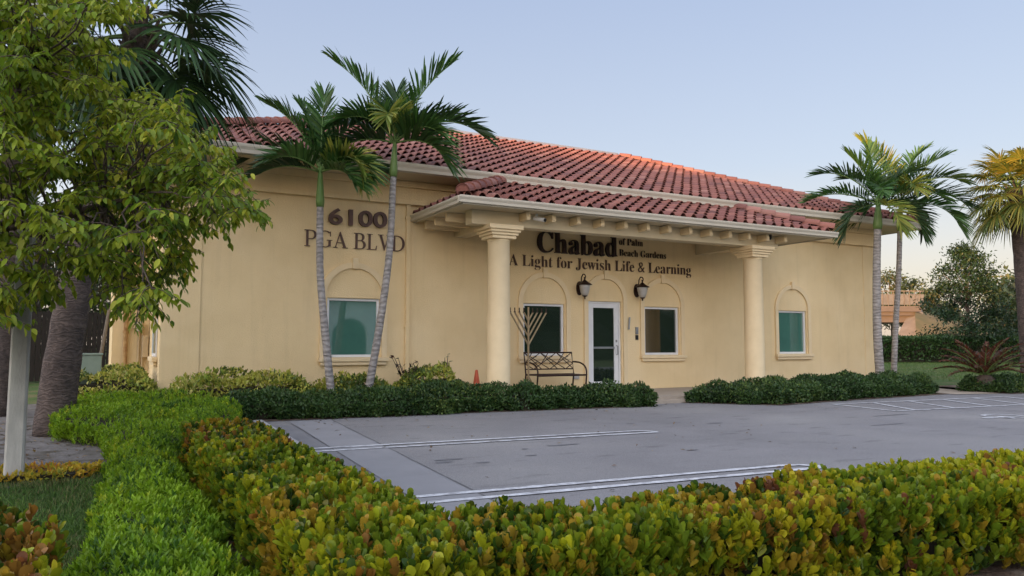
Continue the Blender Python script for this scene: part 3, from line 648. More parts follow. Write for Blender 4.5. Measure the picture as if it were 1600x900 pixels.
# ---- windows and door
def ring_band(bm, xc, zs, r0, r1, y0, y1, n=26, legs=None):
    def P(r, a, y): return (xc - r*math.cos(a), y, zs + r*math.sin(a))
    rows = []
    for k in range(n+1):
        a = math.pi * k / n; rows.append([bm.verts.new(P(r0, a, y0)), bm.verts.new(P(r1, a, y0)), bm.verts.new(P(r1, a, y1)), bm.verts.new(P(r0, a, y1))])
    for A_, B_ in zip(rows, rows[1:]):
        for i in range(4): bm.faces.new((A_[i], A_[(i+1) % 4], B_[(i+1) % 4], B_[i]))
    for rr in (rows[0], rows[-1]): bm.faces.new(rr)
def window(x0, x1, z0, z1, pane_m, is_door=False):
    xc = (x0 + x1) / 2; hw = (x1 - x0) / 2; fy = WY + .05
    bm = B(); t = .055
    if is_door:
        t = .05
    box(bm, x0 + .002, x0 + t, fy, fy + .09, z0, z1 - .002, .004); box(bm, x1 - t, x1 - .002, fy, fy + .09, z0, z1 - .002, .004); box(bm, x0 + t, x1 - t, fy + .002, fy + .088, z1 - t, z1 - .003, .004)
    if not is_door: box(bm, x0 + t, x1 - t, fy + .002, fy + .088, z0 + .002, z0 + t, .004)
    w = obj('door_frame' if is_door else 'window', bm, M['white'], bld)
    if not is_door:
        bm = B(); box(bm, x0 + t, x1 - t, fy + .04, fy + .06, z0 + t, z1 - t); obj('pane', bm, pane_m, w)
        for k in (1,):
            bm = B(); box(bm, x0 - .17, x1 + .17, WY - .11, WY - .002, z0 - .085, z0 - .005, .012); box(bm, x0 - .13, x1 + .13, WY - .075, WY - .002, z0 - .16, z0 - .087, .015); obj('sill', bm, M['trim'], w)
    bm = B(); r0, r1 = hw + .035, hw + .15
    zb = z0 - .004 if not is_door else z0
    ring_band(bm, xc, z1 + .03, r0, r1, WY - .05, WY + .01)
    box(bm, xc - r1, xc - r0, WY - .05, WY - .001, zb, z1 + .028, .004); box(bm, xc + r0, xc + r1, WY - .05, WY - .001, zb, z1 + .028, .004)
    box(bm, xc - .06, xc + .06, WY - .08, WY - .002, z1 + hw + .05, z1 + hw + .27, .008)
    obj('arch_moulding', bm, M['trim'], w)
    return w
window(*WIN[0], ZB, ZT, M['glass_teal']); window(*WIN[1], ZB, ZT, M['glass_dark']); window(*WIN[2], ZB, ZT, M['glass_dark']); window(*WIN[3], ZB, ZT, M['glass_teal'])
window(DX0, DX1, FL + .003, DZ, None, True)
bm = B(); a, b = DX0 + .055, DX1 - .055; fy = WY + .065
st = .125
box(bm, a, a + st, fy, fy + .05, FL + .02, DZ - .055, .005); box(bm, b - st, b, fy, fy + .05, FL + .02, DZ - .055, .005)
box(bm, a + st, b - st, fy + .001, fy + .049, DZ - .16, DZ - .056, .005); box(bm, a + st, b - st, fy + .001, fy + .049, FL + .02, FL + .2, .005)
door = obj('door', bm, M['white'], bld)
bm = B(); box(bm, a + st, b - st, fy + .02, fy + .03, FL + .2, DZ - .16); obj('pane', bm, M['glass_dark'], door)
bm = B(); box(bm, a + st, b - st, fy - .02, fy + .019, 1.14, 1.19, .005); obj('push_bar', bm, M['grey'], door)
bm = B(); tube(bm, [(b - .06, fy, 1.22), (b - .06, fy - .06, 1.21), (b - .06, fy - .06, 1.0), (b - .06, fy, .99)], .012); box(bm, b - .085, b - .035, fy - .012, fy - .001, 1.30, 1.36, .004); obj('handle', bm, M['grey'], door)

# side wall window, conduits, meter boxes
bm = B(); box(bm, WX0 - .03, WX0 - .002, 17.0, 17.06, 1.0, 2.2); box(bm, WX0 - .03, WX0 - .002, 18.2, 18.26, 1.0, 2.2); box(bm, WX0 - .03, WX0 - .002, 17.06, 18.2, 2.14, 2.2); box(bm, WX0 - .03, WX0 - .002, 17.06, 18.2, 1.0, 1.06)
w = obj('window', bm, M['white'], bld)
bm = B(); box(bm, WX0 - .016, WX0 - .003, 17.06, 18.2, 1.06, 2.14); obj('pane', bm, M['glass_teal'], w)
bm = B(); box(bm, WX0 - .1, WX0 - .002, 16.85, 18.4, .9, .99, .01); box(bm, WX0 - .07, WX0 - .002, 16.9, 18.35, .82, .898, .01); obj('sill', bm, M['trim'], w)
bm = B(); tube(bm, [(.50, 19.93, .1), (.50, 19.93, 3.6)], .05, 10); tube(bm, [(.50, 19.93, 1.9), (.50, 19.93, 1.98)], .065, 10); tube(bm, [(.50, 19.93, 1.5), (.50, 19.93, 1.57)], .065, 10); obj('drain_pipe', bm, M['rust'], bld)
bm = B(); tube(bm, [(.78, 19.95, .1), (.78, 19.95, 3.2)], .025, 8); tube(bm, [(.86, 19.95, .1), (.86, 19.95, 1.6), (.55, 19.95, 1.62)], .02, 8); obj('conduit', bm, M['pipe'], bld)
bm = B(); box(bm, .70, .84, 19.85, 19.997, 1.55, 1.78, .01); obj('meter_box', bm, M['gutter'], bld)
bm = B(); box(bm, .86, .98, 19.80, 19.997, .95, 1.45, .01); obj('panel_box', bm, M['pipe'], bld)

# ------------------------------------------------------------------ lettering
def serif(s):
    o = ''
    for c in s:
        if 'A' <= c <= 'Z': o += chr(0x1D400 + ord(c) - 65)
        elif 'a' <= c <= 'z': o += chr(0x1D41A + ord(c) - 97)
        elif '0' <= c <= '9': o += chr(0x1D7CE + ord(c) - 48)
        else: o += c
    return o
def text_mesh(body, off=0.0, ext=.5):
    cu = bpy.data.curves.new('t', 'FONT'); cu.body = body; cu.size = 1; cu.offset = off; cu.extrude = ext; cu.resolution_u = 4
    ob = bpy.data.objects.new('t', cu); COL.objects.link(ob)
    bpy.context.view_layer.update()
    me = bpy.data.meshes.new_from_object(ob.evaluated_get(bpy.context.evaluated_depsgraph_get()))
    bpy.data.objects.remove(ob); return me
def lettering(name, label, body, x0, x1, zb, cap, m, off=0, depth=.03, y=WY, capref=None, gap=.012, group=None):
    me = text_mesh(body, off); bm = B(); bm.from_mesh(me)
    bmesh.ops.remove_doubles(bm, verts=bm.verts, dist=1e-5)
    ref = text_mesh(capref or body[0], off); rz = [v.co.y for v in ref.vertices]; h = max(rz); lo = 0
    xs = [v.co.x for v in bm.verts]; a, b = min(xs), max(xs)
    sx = (x1 - x0) / (b - a); sz = cap / h
    for v in bm.verts:
        X, Y, Z = v.co; v.co = (x0 + (X - a) * sx, y - gap - depth * (.5 + Z), zb + Y * sz)
    # split in islands, merge dots with their stems
    bm.verts.ensure_lookup_table(); seen = set(); isl = []
    for v in bm.verts:
        if v in seen: continue
        st_ = [v]; comp = []
        seen.add(v)
        while st_:
            w = st_.pop(); comp.append(w)
            for e in w.link_edges:
                o2 = e.other_vert(w)
                if o2 not in seen: seen.add(o2); st_.append(o2)
        isl.append(comp)
    grp = []
    for comp in sorted(isl, key=lambda c: -len({f for v in c for f in v.link_faces})):
        l_, r_ = min(v.co.x for v in comp), max(v.co.x for v in comp)
        for g_ in grp:
            ov = min(r_, g_[1]) - max(l_, g_[0])
            if ov > .6 * min(r_ - l_, g_[1] - g_[0]): g_[2].extend(comp); g_[0] = min(g_[0], l_); g_[1] = max(g_[1], r_); break
        else: grp.append([l_, r_, list(comp)])
    grp.sort(key=lambda g_: g_[0])
    root = empty(name, ((x0+x1)/2, y, zb), label, 'lettering', group)
    for g_ in grp:
        b2 = B(); mp = {}
        for v in g_[2]: mp[v] = b2.verts.new(v.co)
        for f in {f for v in g_[2] for f in v.link_faces}:
            try: b2.faces.new([mp[v] for v in f.verts])
            except ValueError: pass
        if len(b2.faces): obj('letter', b2, m, root)
    bm.free(); return root
def serif_line(name, label, text, x0, x1, zb, cap, m, y=WY, depth=.02, gap=.012):
    def arc(cx, cz, rx, rz, a0, a1, n=18): return [(cx + rx*math.cos(R(a0 + (a1-a0)*i/n)), cz + rz*math.sin(R(a0 + (a1-a0)*i/n))) for i in range(n+1)]
    def band(cx, cz, ox, oz, ix, iz, a0=-90, a1=90): return arc(cx, cz, ox, oz, a0, a1) + arc(cx, cz, ix, iz, a0, a1)[::-1]
    def rc(a, b, c, d): return [(a, c), (b, c), (b, d), (a, d)]
    ST = [rc(.10, .235, 0, 1)]; TS, BS = rc(0, .30, .965, 1), rc(0, .34, 0, .035)
    G = {'P': (.74, ST + [TS, BS, rc(.235, .42, .955, 1), rc(.235, .42, .44, .485), band(.42, .72, .30, .28, .165, .235)]),
         'B': (.78, ST + [TS, BS, rc(.235, .40, .955, 1), rc(.235, .44, .505, .55), rc(.235, .44, 0, .045), band(.40, .7525, .26, .2475, .13, .2025), band(.44, .275, .31, .275, .165, .23)]),
         'D': (.88, ST + [TS, BS, rc(.235, .38, .955, 1), rc(.235, .38, 0, .045), band(.38, .5, .48, .5, .335, .455)]),
         'L': (.66, ST + [rc(0, .36, .965, 1), rc(0, .60, 0, .04), [(.55, .04), (.60, 0), (.64, .27), (.61, .27)]]),
         'V': (.84, [[(.09, 1), (.235, 1), (.46, .22), (.43, 0), (.40, 0)], [(.67, 1), (.715, 1), (.43, 0), (.415, .12)], rc(0, .34, .965, 1), rc(.55, .84, .965, 1)]),
         'A': (.88, [[(.10, 0), (.15, 0), (.42, .88), (.40, 1)], [(.40, 1), (.44, 1), (.80, 0), (.645, 0), (.365, .86)], rc(.21, .62, .30, .345), rc(0, .26, 0, .035), rc(.54, .90, 0, .035)]),
         'G': (.90, [band(.46, .5, .46, .52, .31, .475, 48, 312), rc(.655, .79, .06, .44), rc(.55, .88, .415, .45), rc(.745, .785, .68, .97)])}
    w = sum(G[c][0] + .05 if c in G else .34 for c in text); k = (x1 - x0)/w; x = x0; root = empty(name, ((x0+x1)/2, y, zb), label, 'lettering')
    for c in text:
        if c not in G: x += .34*k; continue
        bm = B()
        for i, pl in enumerate(G[c][1]): prism(bm, [(x + a*k, zb + b*cap) for a, b in pl], depth + i*.0007, 'y', y - gap - depth - i*.0007)
        obj('letter', bm, m, root); x += (G[c][0] + .05)*k
    return root
M['brown6'] = mat('number_brown', (.12, .065, .05), (.09, .05, .04), scale=8, rough=.5)
lettering('street_number', 'brown raised numerals 6100 on the cream wall above the street name', '6100', 4.03, 5.28, 3.72, .33, M['brown6'], off=.018, depth=.07, gap=.03)
serif_line('street_name_lettering', 'thin brown serif letters PGA BLVD on the wall above the leftmost window', 'PGA BLVD', 3.56, 5.72, 3.235, .335, M['brown6'])
lettering('name_lettering', 'large dark bold letters reading Chabad under the porch ceiling', serif('Chabad'), 8.98, 11.27, 3.42, .50, M['dark_letter'], off=.0, depth=.06, gap=.02)
lettering('place_lettering', 'small dark lettering of Palm Beach Gardens, upper line reading of Palm', serif('of Palm'), 11.36, 12.10, 3.735, .165, M['dark_letter'], off=-.010, depth=.02, capref=serif('P'))
lettering('place_lettering', 'small dark lettering line reading Beach Gardens right of the large name', serif('Beach Gardens'), 11.36, 12.84, 3.455, .165, M['dark_letter'], off=-.012, depth=.02)
lettering('motto_lettering', 'brown serif line reading A Light for Jewish Life & Learning above the door', serif('A Light for Jewish Life & Learning'), 8.24, 13.67, 3.07, .265, M['brown'], off=-.012, depth=.02)

# ------------------------------------------------------------------ small things on and by the wall
def lantern(x, z, label):
    r = empty('wall_lantern', (x, WY, z), label, 'wall lamp', 'lanterns beside the door')
    bm = B(); n = 20; pts = [(x + .085*math.cos(6.283*k/n), z + .17*math.sin(6.283*k/n)) for k in range(n)]; prism(bm, pts, .035, 'y', WY - .037); obj('back_plate', bm, M['bronze'], r)
    cy = WY - .25
    bm = B(); pts = [(x, WY - .03, z + .02), (x, WY - .06, z + .2)]
    for k in range(13):
        a = math.pi - k/12 * math.pi*1.75; pts.append((x, WY - .17 - .0 + .105*math.cos(math.pi - a)*-1*-1, z + .27 + .105*math.sin(a)))
    tube(bm, [(x, WY - .03, z - .02), (x, WY - .09, z + .03), (x, WY - .10, z + .17), (x, WY - .12, z + .27), (x, WY - .18, z + .33), (x, WY - .25, z + .32), (x, WY - .29, z + .27), (x, WY - .27, z + .22), (x, WY - .235, z + .235), (x, WY - .24, z + .26)], .014, 8)
    obj('scroll_arm', bm, M['bronze'], r, True)
    bm = B(); lathe(bm, x, cy, [(.012, z + .24), (.02, z + .19), (.05, z + .165), (.07, z + .145), (.175, z + .085), (.18, z + .07), (.15, z + .065)], 12); obj('cap', bm, M['bronze'], r)
    bm = B(); lathe(bm, x, cy, [(.135, z + .064), (.125, z + .0), (.105, z - .10), (.075, z - .175), (.05, z - .19)], 16); obj('glass_shade', bm, M['frost'], r, True)
    bm = B(); lathe(bm, x, cy, [(.062, z - .188), (.066, z - .2), (.03, z - .215), (.014, z - .235), (.02, z - .255), (.005, z - .275)], 12); obj('finial', bm, M['bronze'], r)
lantern(10.17, 2.60, 'bronze wall lantern with frosted shade between left porch window and glass door')
lantern(11.89, 2.60, 'bronze wall lantern with frosted shade right of the door above the keypad')
# keypad intercom
r = empty('intercom', (11.88, WY, 1.55), 'grey keypad intercom on the wall between the door and the window', 'intercom')
bm = B(); box(bm, 11.84, 11.92, WY - .035, WY - .002, 1.50, 1.68, .008); obj('keypad', bm, M['grey'], r)
bm = B(); box(bm, 11.84, 11.92, WY - .03, WY - .002, 1.36, 1.48, .008); obj('card_reader', bm, M['black'], r)
bm = B(); tube(bm, [(11.60, WY - .06, 1.62), (11.63, WY - .06, 1.92)], .022, 8); o = obj('mezuzah_case', bm, M['grey']); tag(o, 'slim slanted silver mezuzah case on the right door surround', 'mezuzah')
# cameras under the porch
r = empty('security_camera', (7.75, 13.5, 3.7), 'small white bullet camera under the porch eave beside the left column', 'camera')
bm = B(); tube(bm, [(7.75, 13.45, 3.9), (7.75, 13.45, 3.80)], .03, 10); obj('bracket', bm, M['white'], r)
bm = B(); tube(bm, [(7.68, 13.42, 3.80), (7.78, 13.18, 3.74)], .04, 12); obj('camera_body', bm, M['white'], r)
bm = B(); tube(bm, [(7.781, 13.179, 3.74), (7.79, 13.16, 3.735)], .034, 12); obj('lens', bm, M['black'], r)
bm = B(); lathe(bm, 14.25, 13.4, [(.055, 3.9), (.055, 3.84), (.045, 3.80), (.02, 3.775)], 16); o = obj('dome_camera', bm, M['black'], None, True); tag(o, 'small dark dome camera under the porch eave above the right column', 'camera')
bm = B(); box(bm, 5.33, 5.40, WY - .05, WY - .003, 3.72, 3.86, .01); o = obj('wall_sensor', bm, M['brown6']); tag(o, 'tiny dark box on the wall just right of the number 6100', 'sensor')
bm = B(); box(bm, 9.98, 10.14, WY - .04, WY - .003, .42, .55, .006); o = obj('outlet_box', bm, M['frost']); tag(o, 'small outlet box low on the porch wall behind the bench arm', 'outlet')

# menorah
mx, my = 8.2, 14.6
r = empty('menorah', (mx, my, FL), 'tall metal menorah with straight slanted branches standing before the left porch window', 'menorah')
zt = 1.94
bm = B(); tube(bm, [(mx, my, FL + .35), (mx, my, zt + .12)], .022, 10); obj('stem', bm, M['menorah'], r)
for i in range(1, 5):
    for s in (-1, 1):
        off = .112 * i; zj = zt - off * 1.58
        bm = B(); tube(bm, [(mx, my, zj), (mx + s*off, my, zt)], .019, 8); br = obj('branch', bm, M['menorah'], r)
        bm = B(); tube(bm, [(mx + s*off, my, zt - .01), (mx + s*off, my, zt + .10)], .013, 8); tube(bm, [(mx + s*off, my, zt + .0), (mx + s*off, my, zt + .015)], .026, 10); obj('candle_cup', bm, M['bronze'], br)
for a in (0.2, 2.3, 4.4):
    bm = B(); tube(bm, [(mx, my, FL + .42), (mx + .28*math.cos(a), my + .28*math.sin(a), FL + .005)], .017, 8); obj('leg', bm, M['menorah'], r)

# bench
bx0, bx1, by0, by1 = 8.36, 9.62, 14.5, 15.0
r = empty('porch_bench', ((bx0+bx1)/2, 14.75, FL), 'dark metal bench with latticed back and curved arms on the porch', 'bench')
zs = FL + .43; zt = 1.06
bm = B(); tube(bm, [(bx0, by1, zs), (bx0, by1 + .09, zt), (bx1, by1 + .09, zt), (bx1, by1, zs), (bx0, by1, zs)], .02, 8)
tube(bm, [(bx0, by1 + .02, zs + .12), (bx1, by1 + .02, zs + .12)], .014, 8); obj('back_frame', bm, M['bronze'], r)
bm = B()
def bk(u, v): return (bx0 + (bx1-bx0)*u, by1 + .02 + .07*v, zs + .12 + (zt - zs - .12)*v)
for c in range(6):
    u0, u1 = c/6, (c+1)/6
    for k in range(3):
        a, b = (k/3, (k+1)/3)
        if (c + k) % 2: tube(bm, [bk(u0, a), bk(u1, b)], .010, 6)
        else: tube(bm, [bk(u0, b), bk(u1, a)], .010, 6)
    for k in (1, 2):
        if c % 2: tube(bm, [bk(u0, k/3), bk((u0+u1)/2, k/3 + .12)], .009, 6)
for c in (0, 2, 4):
    tube(bm, [bk(c/6, 1), bk((c+2)/6, 0)], .010, 6); tube(bm, [bk(c/6, 0.33), bk((c+1)/6, 1)], .010, 6)
obj('back_lattice', bm, M['bronze'], r)
bm = B()
for k in range(7): box(bm, bx0, bx1, by0 + .02 + k*.07, by0 + .06 + k*.07, zs - .008, zs + .008, .003)
tube(bm, [(bx0, by0, zs - .005), (bx1, by0, zs - .005)], .02, 8); obj('seat', bm, M['bronze'], r)
for x in (bx0, bx1):
    bm = B(); tube(bm, arc_pts((x, by1 + .05, zs + .28), (x, by0 - .06, zs + .30), (x, by0 - .03, zs + .02), 8) + [Vector((x, by0 + .02, FL + .01))], .019, 8); obj('arm', bm, M['bronze'], r, True)
    bm = B(); tube(bm, [(x, by1, zs + .02), (x, by1 + .07, FL + .01)], .019, 8); obj('leg', bm, M['bronze'], r)
# traffic cone
r = empty('traffic_cone', (7.05, 14.8, 0), 'small faded orange traffic cone behind the hedge beside the left column', 'traffic cone')
cz = FL
bm = B(); box(bm, 6.91, 7.19, 14.66, 14.94, cz, cz + .03, .008); obj('cone_base', bm, M['orange'], r)
bm = B(); lathe(bm, 7.05, 14.8, [(.12, cz + .03), (.10, cz + .1), (.03, cz + .55), (.022, cz + .57)], 20); obj('cone_body', bm, M['orange'], r, True)

# ------------------------------------------------------------------ hedges
COCO = dict(L=.057, W=.0345, f=1.7, shoot=7, tip=(.06, .02, .0), cols=[(.25, .275, .012), (.12, .185, .012), (.035, .075, .009), (.20, .105, .02), (.125, .05, .022), (.35, .32, .016), (.27, .19, .018)], w=[1.5, 1.3, .9, .5, .26, .6, .85],
            shape=dict(rows=(0, .2, .5, .78, .94, 1), hw=(.06, .26, .46, .48, .28, .04), foldk=.18, curl=-.10))
hedge('cocoplum_hedge', 'clipped cocoplum hedge with round yellow green and bronze leaves around the parking lot corner',
      [(.74, 8.35), (.72, 2.66), (3.0, 2.60), (5.0, 2.42), (9.3, 2.3), (9.3, 3.32), (1.44, 3.32), (1.42, 8.35)], .44, 800, COCO, M['gloss'], amp=.045, f=3.2, seed=3, thick=.11, inset=.13,
      near=lambda q: np.clip(1.35 - .085*np.hypot(q[:, 0], q[:, 1]), .5, 1))
hedge('cocoplum_bush', 'low bronze and green cocoplum bush in the bottom left corner', [(-1.9, 2.0), (-.16, 2.0), (-.15, 3.0), (-.13, 3.8), (-.5, 4.5), (-2.0, 4.4)], .47, 520, dict(COCO, w=[.9, 1.1, 1.2, .6, .4, .15, .6]), M['gloss'], cat='bush', amp=.06, seed=13, inset=.13)
DUR = dict(L=.046, W=.019, f=2.6, shoot=6, tip=(.04, .05, .0), cols=[(.20, .33, .014), (.13, .245, .014), (.33, .41, .02), (.055, .13, .014)], w=[1.2, 1.0, .55, .6],
           shape=dict(rows=(0, .45, 1), hw=(.1, .5, .02), foldk=.1, curl=.12))
dur_poly = [(-.10, 2.2), (.63, 2.2), (.66, 8.6), (1.0, 9.6), (1.75, 11.6), (1.9, 12.6), (1.3, 13.7), (.4, 14.4), (-.4, 14.3), (-.7, 13.2), (-.45, 11.6), (-.15, 10.8), (.12, 10.2), (.10, 7.0), (-.05, 4.5)]
def dur_top(xy):
    y = xy[:, 1]; return np.interp(y, [2, 4.5, 8, 10, 11.5, 15], [.29, .30, .30, .34, .42, .45]) + .03*np.sin(xy[:, 0]*2.1 + y*1.3)
hedge('golden_dewdrop_hedge', 'low lime green fine leaved hedge running along the left of the bronze hedge', dur_poly, 0.46, 1450, DUR, M['soft'], amp=.085, f=3.4, seed=5, up=.7, rnd=.75, topslope=dur_top, topvar=.02, wob=.05, inset=.10, thick=.12, sidedens=1.3,
      near=lambda q: np.clip(1.25 - .08*np.hypot(q[:, 0], q[:, 1]), .42, 1))
DARK = dict(L=.062, W=.034, f=2, cols=[(.036, .08, .022), (.058, .112, .027), (.022, .05, .014), (.12, .175, .04)], w=[1.2, 1, .7, .4], shape=dict(rows=(0, .45, 1), hw=(.08, .5, .03), foldk=.12, curl=.1))
hedge('dark_hedge', 'long dark green hedge in front of the left wall and porch', [(1.6, 13.35), (3.1, 12.85), (6, 12.75), (9.75, 12.42), (9.95, 12.75), (9.2, 13.35), (6.0, 13.9), (3.5, 14.1), (2.0, 14.0)], .44, 2300, DARK, M['leaf'], amp=.13, f=3.2, seed=31, up=.5, thick=.16, inset=.15, sidedens=1.6, rnd=.8, wob=.12, topvar=.055)
hedge('dark_hedge', 'dark green hedge in front of the right wall between the porch and the right palms', [(11.05, 12.85), (12.3, 11.45), (14.5, 11.75), (17.2, 12.0), (18.7, 12.2), (19.6, 13.0), (19, 13.9), (14.9, 13.4), (12, 13.1)], .42, 2000, DARK, M['leaf'], amp=.13, f=3.2, seed=41, up=.5, thick=.16, inset=.15, sidedens=1.6, rnd=.8, wob=.12, topvar=.055)
hedge('dark_hedge', 'dark green ground hedge at the far right around the cycad', [(20.0, 12.5), (20.3, 11.35), (24, 10.95), (28, 10.5), (28, 12.2), (22, 13.4)], .36, 1500, DARK, M['leaf'], amp=.11, f=4, seed=43, up=.5, thick=.16, inset=.15, sidedens=1.6, rnd=.8, wob=.12, topvar=.055)
VAR = dict(L=.085, W=.05, f=3, cols=[(.40, .40, .07), (.22, .28, .04), (.09, .14, .03), (.52, .48, .15)], w=[1.1, 1, .7, .5], shape=dict(rows=(0, .45, 1), hw=(.08, .5, .03), foldk=.12, curl=.15))
SUNGRASS = dict(L=.05, W=.028, f=4, cols=[(.55, .36, .03), (.42, .33, .03), (.20, .24, .03), (.48, .22, .03)], w=[1.1, .9, .6, .5], shape=dict(rows=(0, .45, 1), hw=(.08, .5, .03)))  # sunlit grass: the sun's yellow is put into the leaf colour
hedge('sunlit_grass_strip', 'low sunlit grass, sunlight put into its yellow leaf colour, drawn as groundcover between the lawn and the sandy patch', [(-3.6, 8.25), (-1.2, 8.3), (-.1, 8.2), (.05, 8.75), (-1.2, 9.0), (-3.6, 8.95)], .07, 1700, SUNGRASS, M['soft'], cat='groundcover', amp=.035, f=5, seed=59, rnd=.8, inset=.03, thick=.03)
hedge('variegated_shrub', 'yellow green variegated shrubs at the foot of the wall left of the palms', [(1.0, 14.3), (3.4, 14.2), (3.5, 15.3), (1.2, 15.35)], .60, 900, VAR, M['leaf'], cat='shrub', wob=.12, topvar=.09, inset=.14, amp=.14, f=3, seed=51, rnd=.7)
hedge('variegated_shrub', 'yellow green variegated shrubs under the leftmost window behind the palm trunks', [(3.7, 14.35), (5.3, 14.3), (5.3, 15.3), (3.6, 15.3)], .62, 900, VAR, M['leaf'], cat='shrub', wob=.12, topvar=.09, inset=.14, amp=.14, f=3, seed=53, rnd=.7)
hedge('variegated_shrub', 'yellow green variegated shrub against the wall beside the porch downspout', [(5.4, 14.2), (6.2, 14.1), (6.45, 14.6), (6.1, 15.2), (5.4, 15.3)], .74, 1000, VAR, M['leaf'], cat='shrub', wob=.08, topvar=.08, inset=.14, amp=.12, f=3, seed=55, rnd=.7)
hedge('variegated_shrub', 'yellow green variegated shrub by the side wall next to the utility box', [(-.7, 15.6), (.85, 15.4), (.85, 18.5), (-.5, 18.5)], .75, 800, VAR, M['leaf'], cat='shrub', wob=.12, topvar=.1, inset=.15, amp=.15, f=2.4, seed=57, rnd=.7)
# maroon plant and sprig behind the shrubs
def leafy(name, label, x, y, z0, z1, n, spread, L, W, cols, cat='plant', seed=0):
    g = np.random.default_rng(seed); r = empty(name, (x, y, 0), label, cat)
    bm = B(); P = []; D = []
    for k in range(n):
        a = g.uniform(0, 6.3); tx, ty = x + spread*math.cos(a)*g.uniform(.2, 1), y + spread*math.sin(a)*g.uniform(.2, 1); tz = z1 - g.uniform(0, .25)
        pts = arc_pts((x, y, z0), (x + (tx-x)*.2, y + (ty-y)*.2, (z0+tz)/2), (tx, ty, tz), 5); tube(bm, pts, [.01]*5 + [.004], 5)
        for q in range(10):
            t = .35 + .65*q/9; p = pts[min(5, int(t*5))]; b = g.uniform(0, 6.3); P.append(np.array(p) + g.normal(size=3)*.02); D.append([math.cos(b), math.sin(b), .5])
    obj('stem', bm, M['bark'], r); P = np.array(P); m = len(P)
    leaves('foliage', P, np.array(D) + g.normal(size=(m, 3))*.2, np.tile([0, 0, 1.], (m, 1)) + g.normal(size=(m, 3))*.4, g.uniform(.7, 1.2, m)*L, g.uniform(.8, 1.1, m)*W, palette(m, cols, [1]*len(cols)), M['leaf'], r, rows=(0, .45, 1), hw=(.08, .5, .03))
leafy('maroon_plant', 'dark maroon leafed plant above the variegated shrubs by the downspout', 5.55, 14.95, .1, 1.0, 11, .38, .13, .06, [(.03, .012, .012), (.05, .015, .015), (.02, .02, .012)], seed=3)
leafy('thin_sprig', 'thin upright green sprig standing alone between the maroon plant and the porch column', 6.12, 14.3, .1, 1.08, 2, .08, .12, .055, [(.05, .08, .03), (.08, .1, .04)], seed=4)

# ------------------------------------------------------------------ palms
def frond(parent, base, phi, elev, L, droop, nleaf=38, ll=.5, cols=((.045, .10, .022), (.03, .075, .018)), roll=0, seed=0, width=.048, V=.85, twist=0):
    g = np.random.default_rng(seed); h = RT * math.cos(R(phi)) + FW * math.sin(R(phi)); n = 26
    p = np.array(base, float); pts = [p.copy()]; T = []
    for i in range(n):
        s = i / n; e = R(elev - droop * s ** 1.4); t = np.array([h[0]*math.cos(e), h[1]*math.cos(e), math.sin(e)]); T.append(t); p = p + t * L / n; pts.append(p.copy())
    T.append(T[-1]); pts = np.array(pts); T = np.array(T)
    bm = B(); tube(bm, [Vector(q) for q in pts[::2]], list(np.linspace(.022, .005, len(pts[::2]))), 6)
    fr = obj('frond', bm, M['shaft'], parent, True)
    s = np.linspace(.16, 1, nleaf); idx = s * n; i0 = np.clip(idx.astype(int), 0, n-1); fr_ = (idx - i0)[:, None]
    C = pts[i0]*(1-fr_) + pts[i0+1]*fr_; TT = T[i0]
    S0 = nrm(np.cross(TT, [0, 0, 1.0])); 
    if abs(elev) > 84: S0 = np.tile([RT[0], RT[1], 0], (nleaf, 1))
    N0 = np.cross(S0, TT)
    Cs, Ss, cc = [], [], []
    for sgn in (-1, 1):
        ang = np.interp(s, [0, .5, 1], [R(66), R(54), R(22)])[:, None] + g.uniform(-.07, .07, (nleaf, 1))
        vv = V * g.uniform(.6, 1.3, (nleaf, 1))
        D = nrm(TT*np.cos(ang) + nrm(S0*sgn + N0*vv)*np.sin(ang))
        ln = ll * np.interp(s, [.1, .3, .6, .9, 1], [.5, .92, 1, .8, .6])[:, None, None] * g.uniform(.88, 1.08, (nleaf, 1, 1))
        a = np.array([0, .3, .6, .85, 1])[None, :, None]
        c = C[:, None, :] + D[:, None, :] * a * ln - np.array([0, 0, 1.]) * (a ** 2.2) * ln * g.uniform(.08, .34, (nleaf, 1, 1))
        wd = nrm(np.cross(D, N0 + S0*sgn*-.6 + g.normal(size=D.shape)*.55)); w = np.array([.35, 1, .95, .55, .04])[None, :, None] * width / 2
        Cs.append(c); Ss.append(wd[:, None, :] * w); cc.append(palette(nleaf, cols, [1]*len(cols), .18))
    strips('leaflets', np.concatenate(Cs), np.concatenate(Ss), np.concatenate(cc), M['gloss'], fr)
    return fr
G1 = ((.045, .11, .022), (.03, .08, .018), (.065, .14, .03)); GY = ((.20, .24, .04), (.12, .18, .03), (.27, .27, .05)); GD = ((.025, .06, .02), (.035, .075, .022))
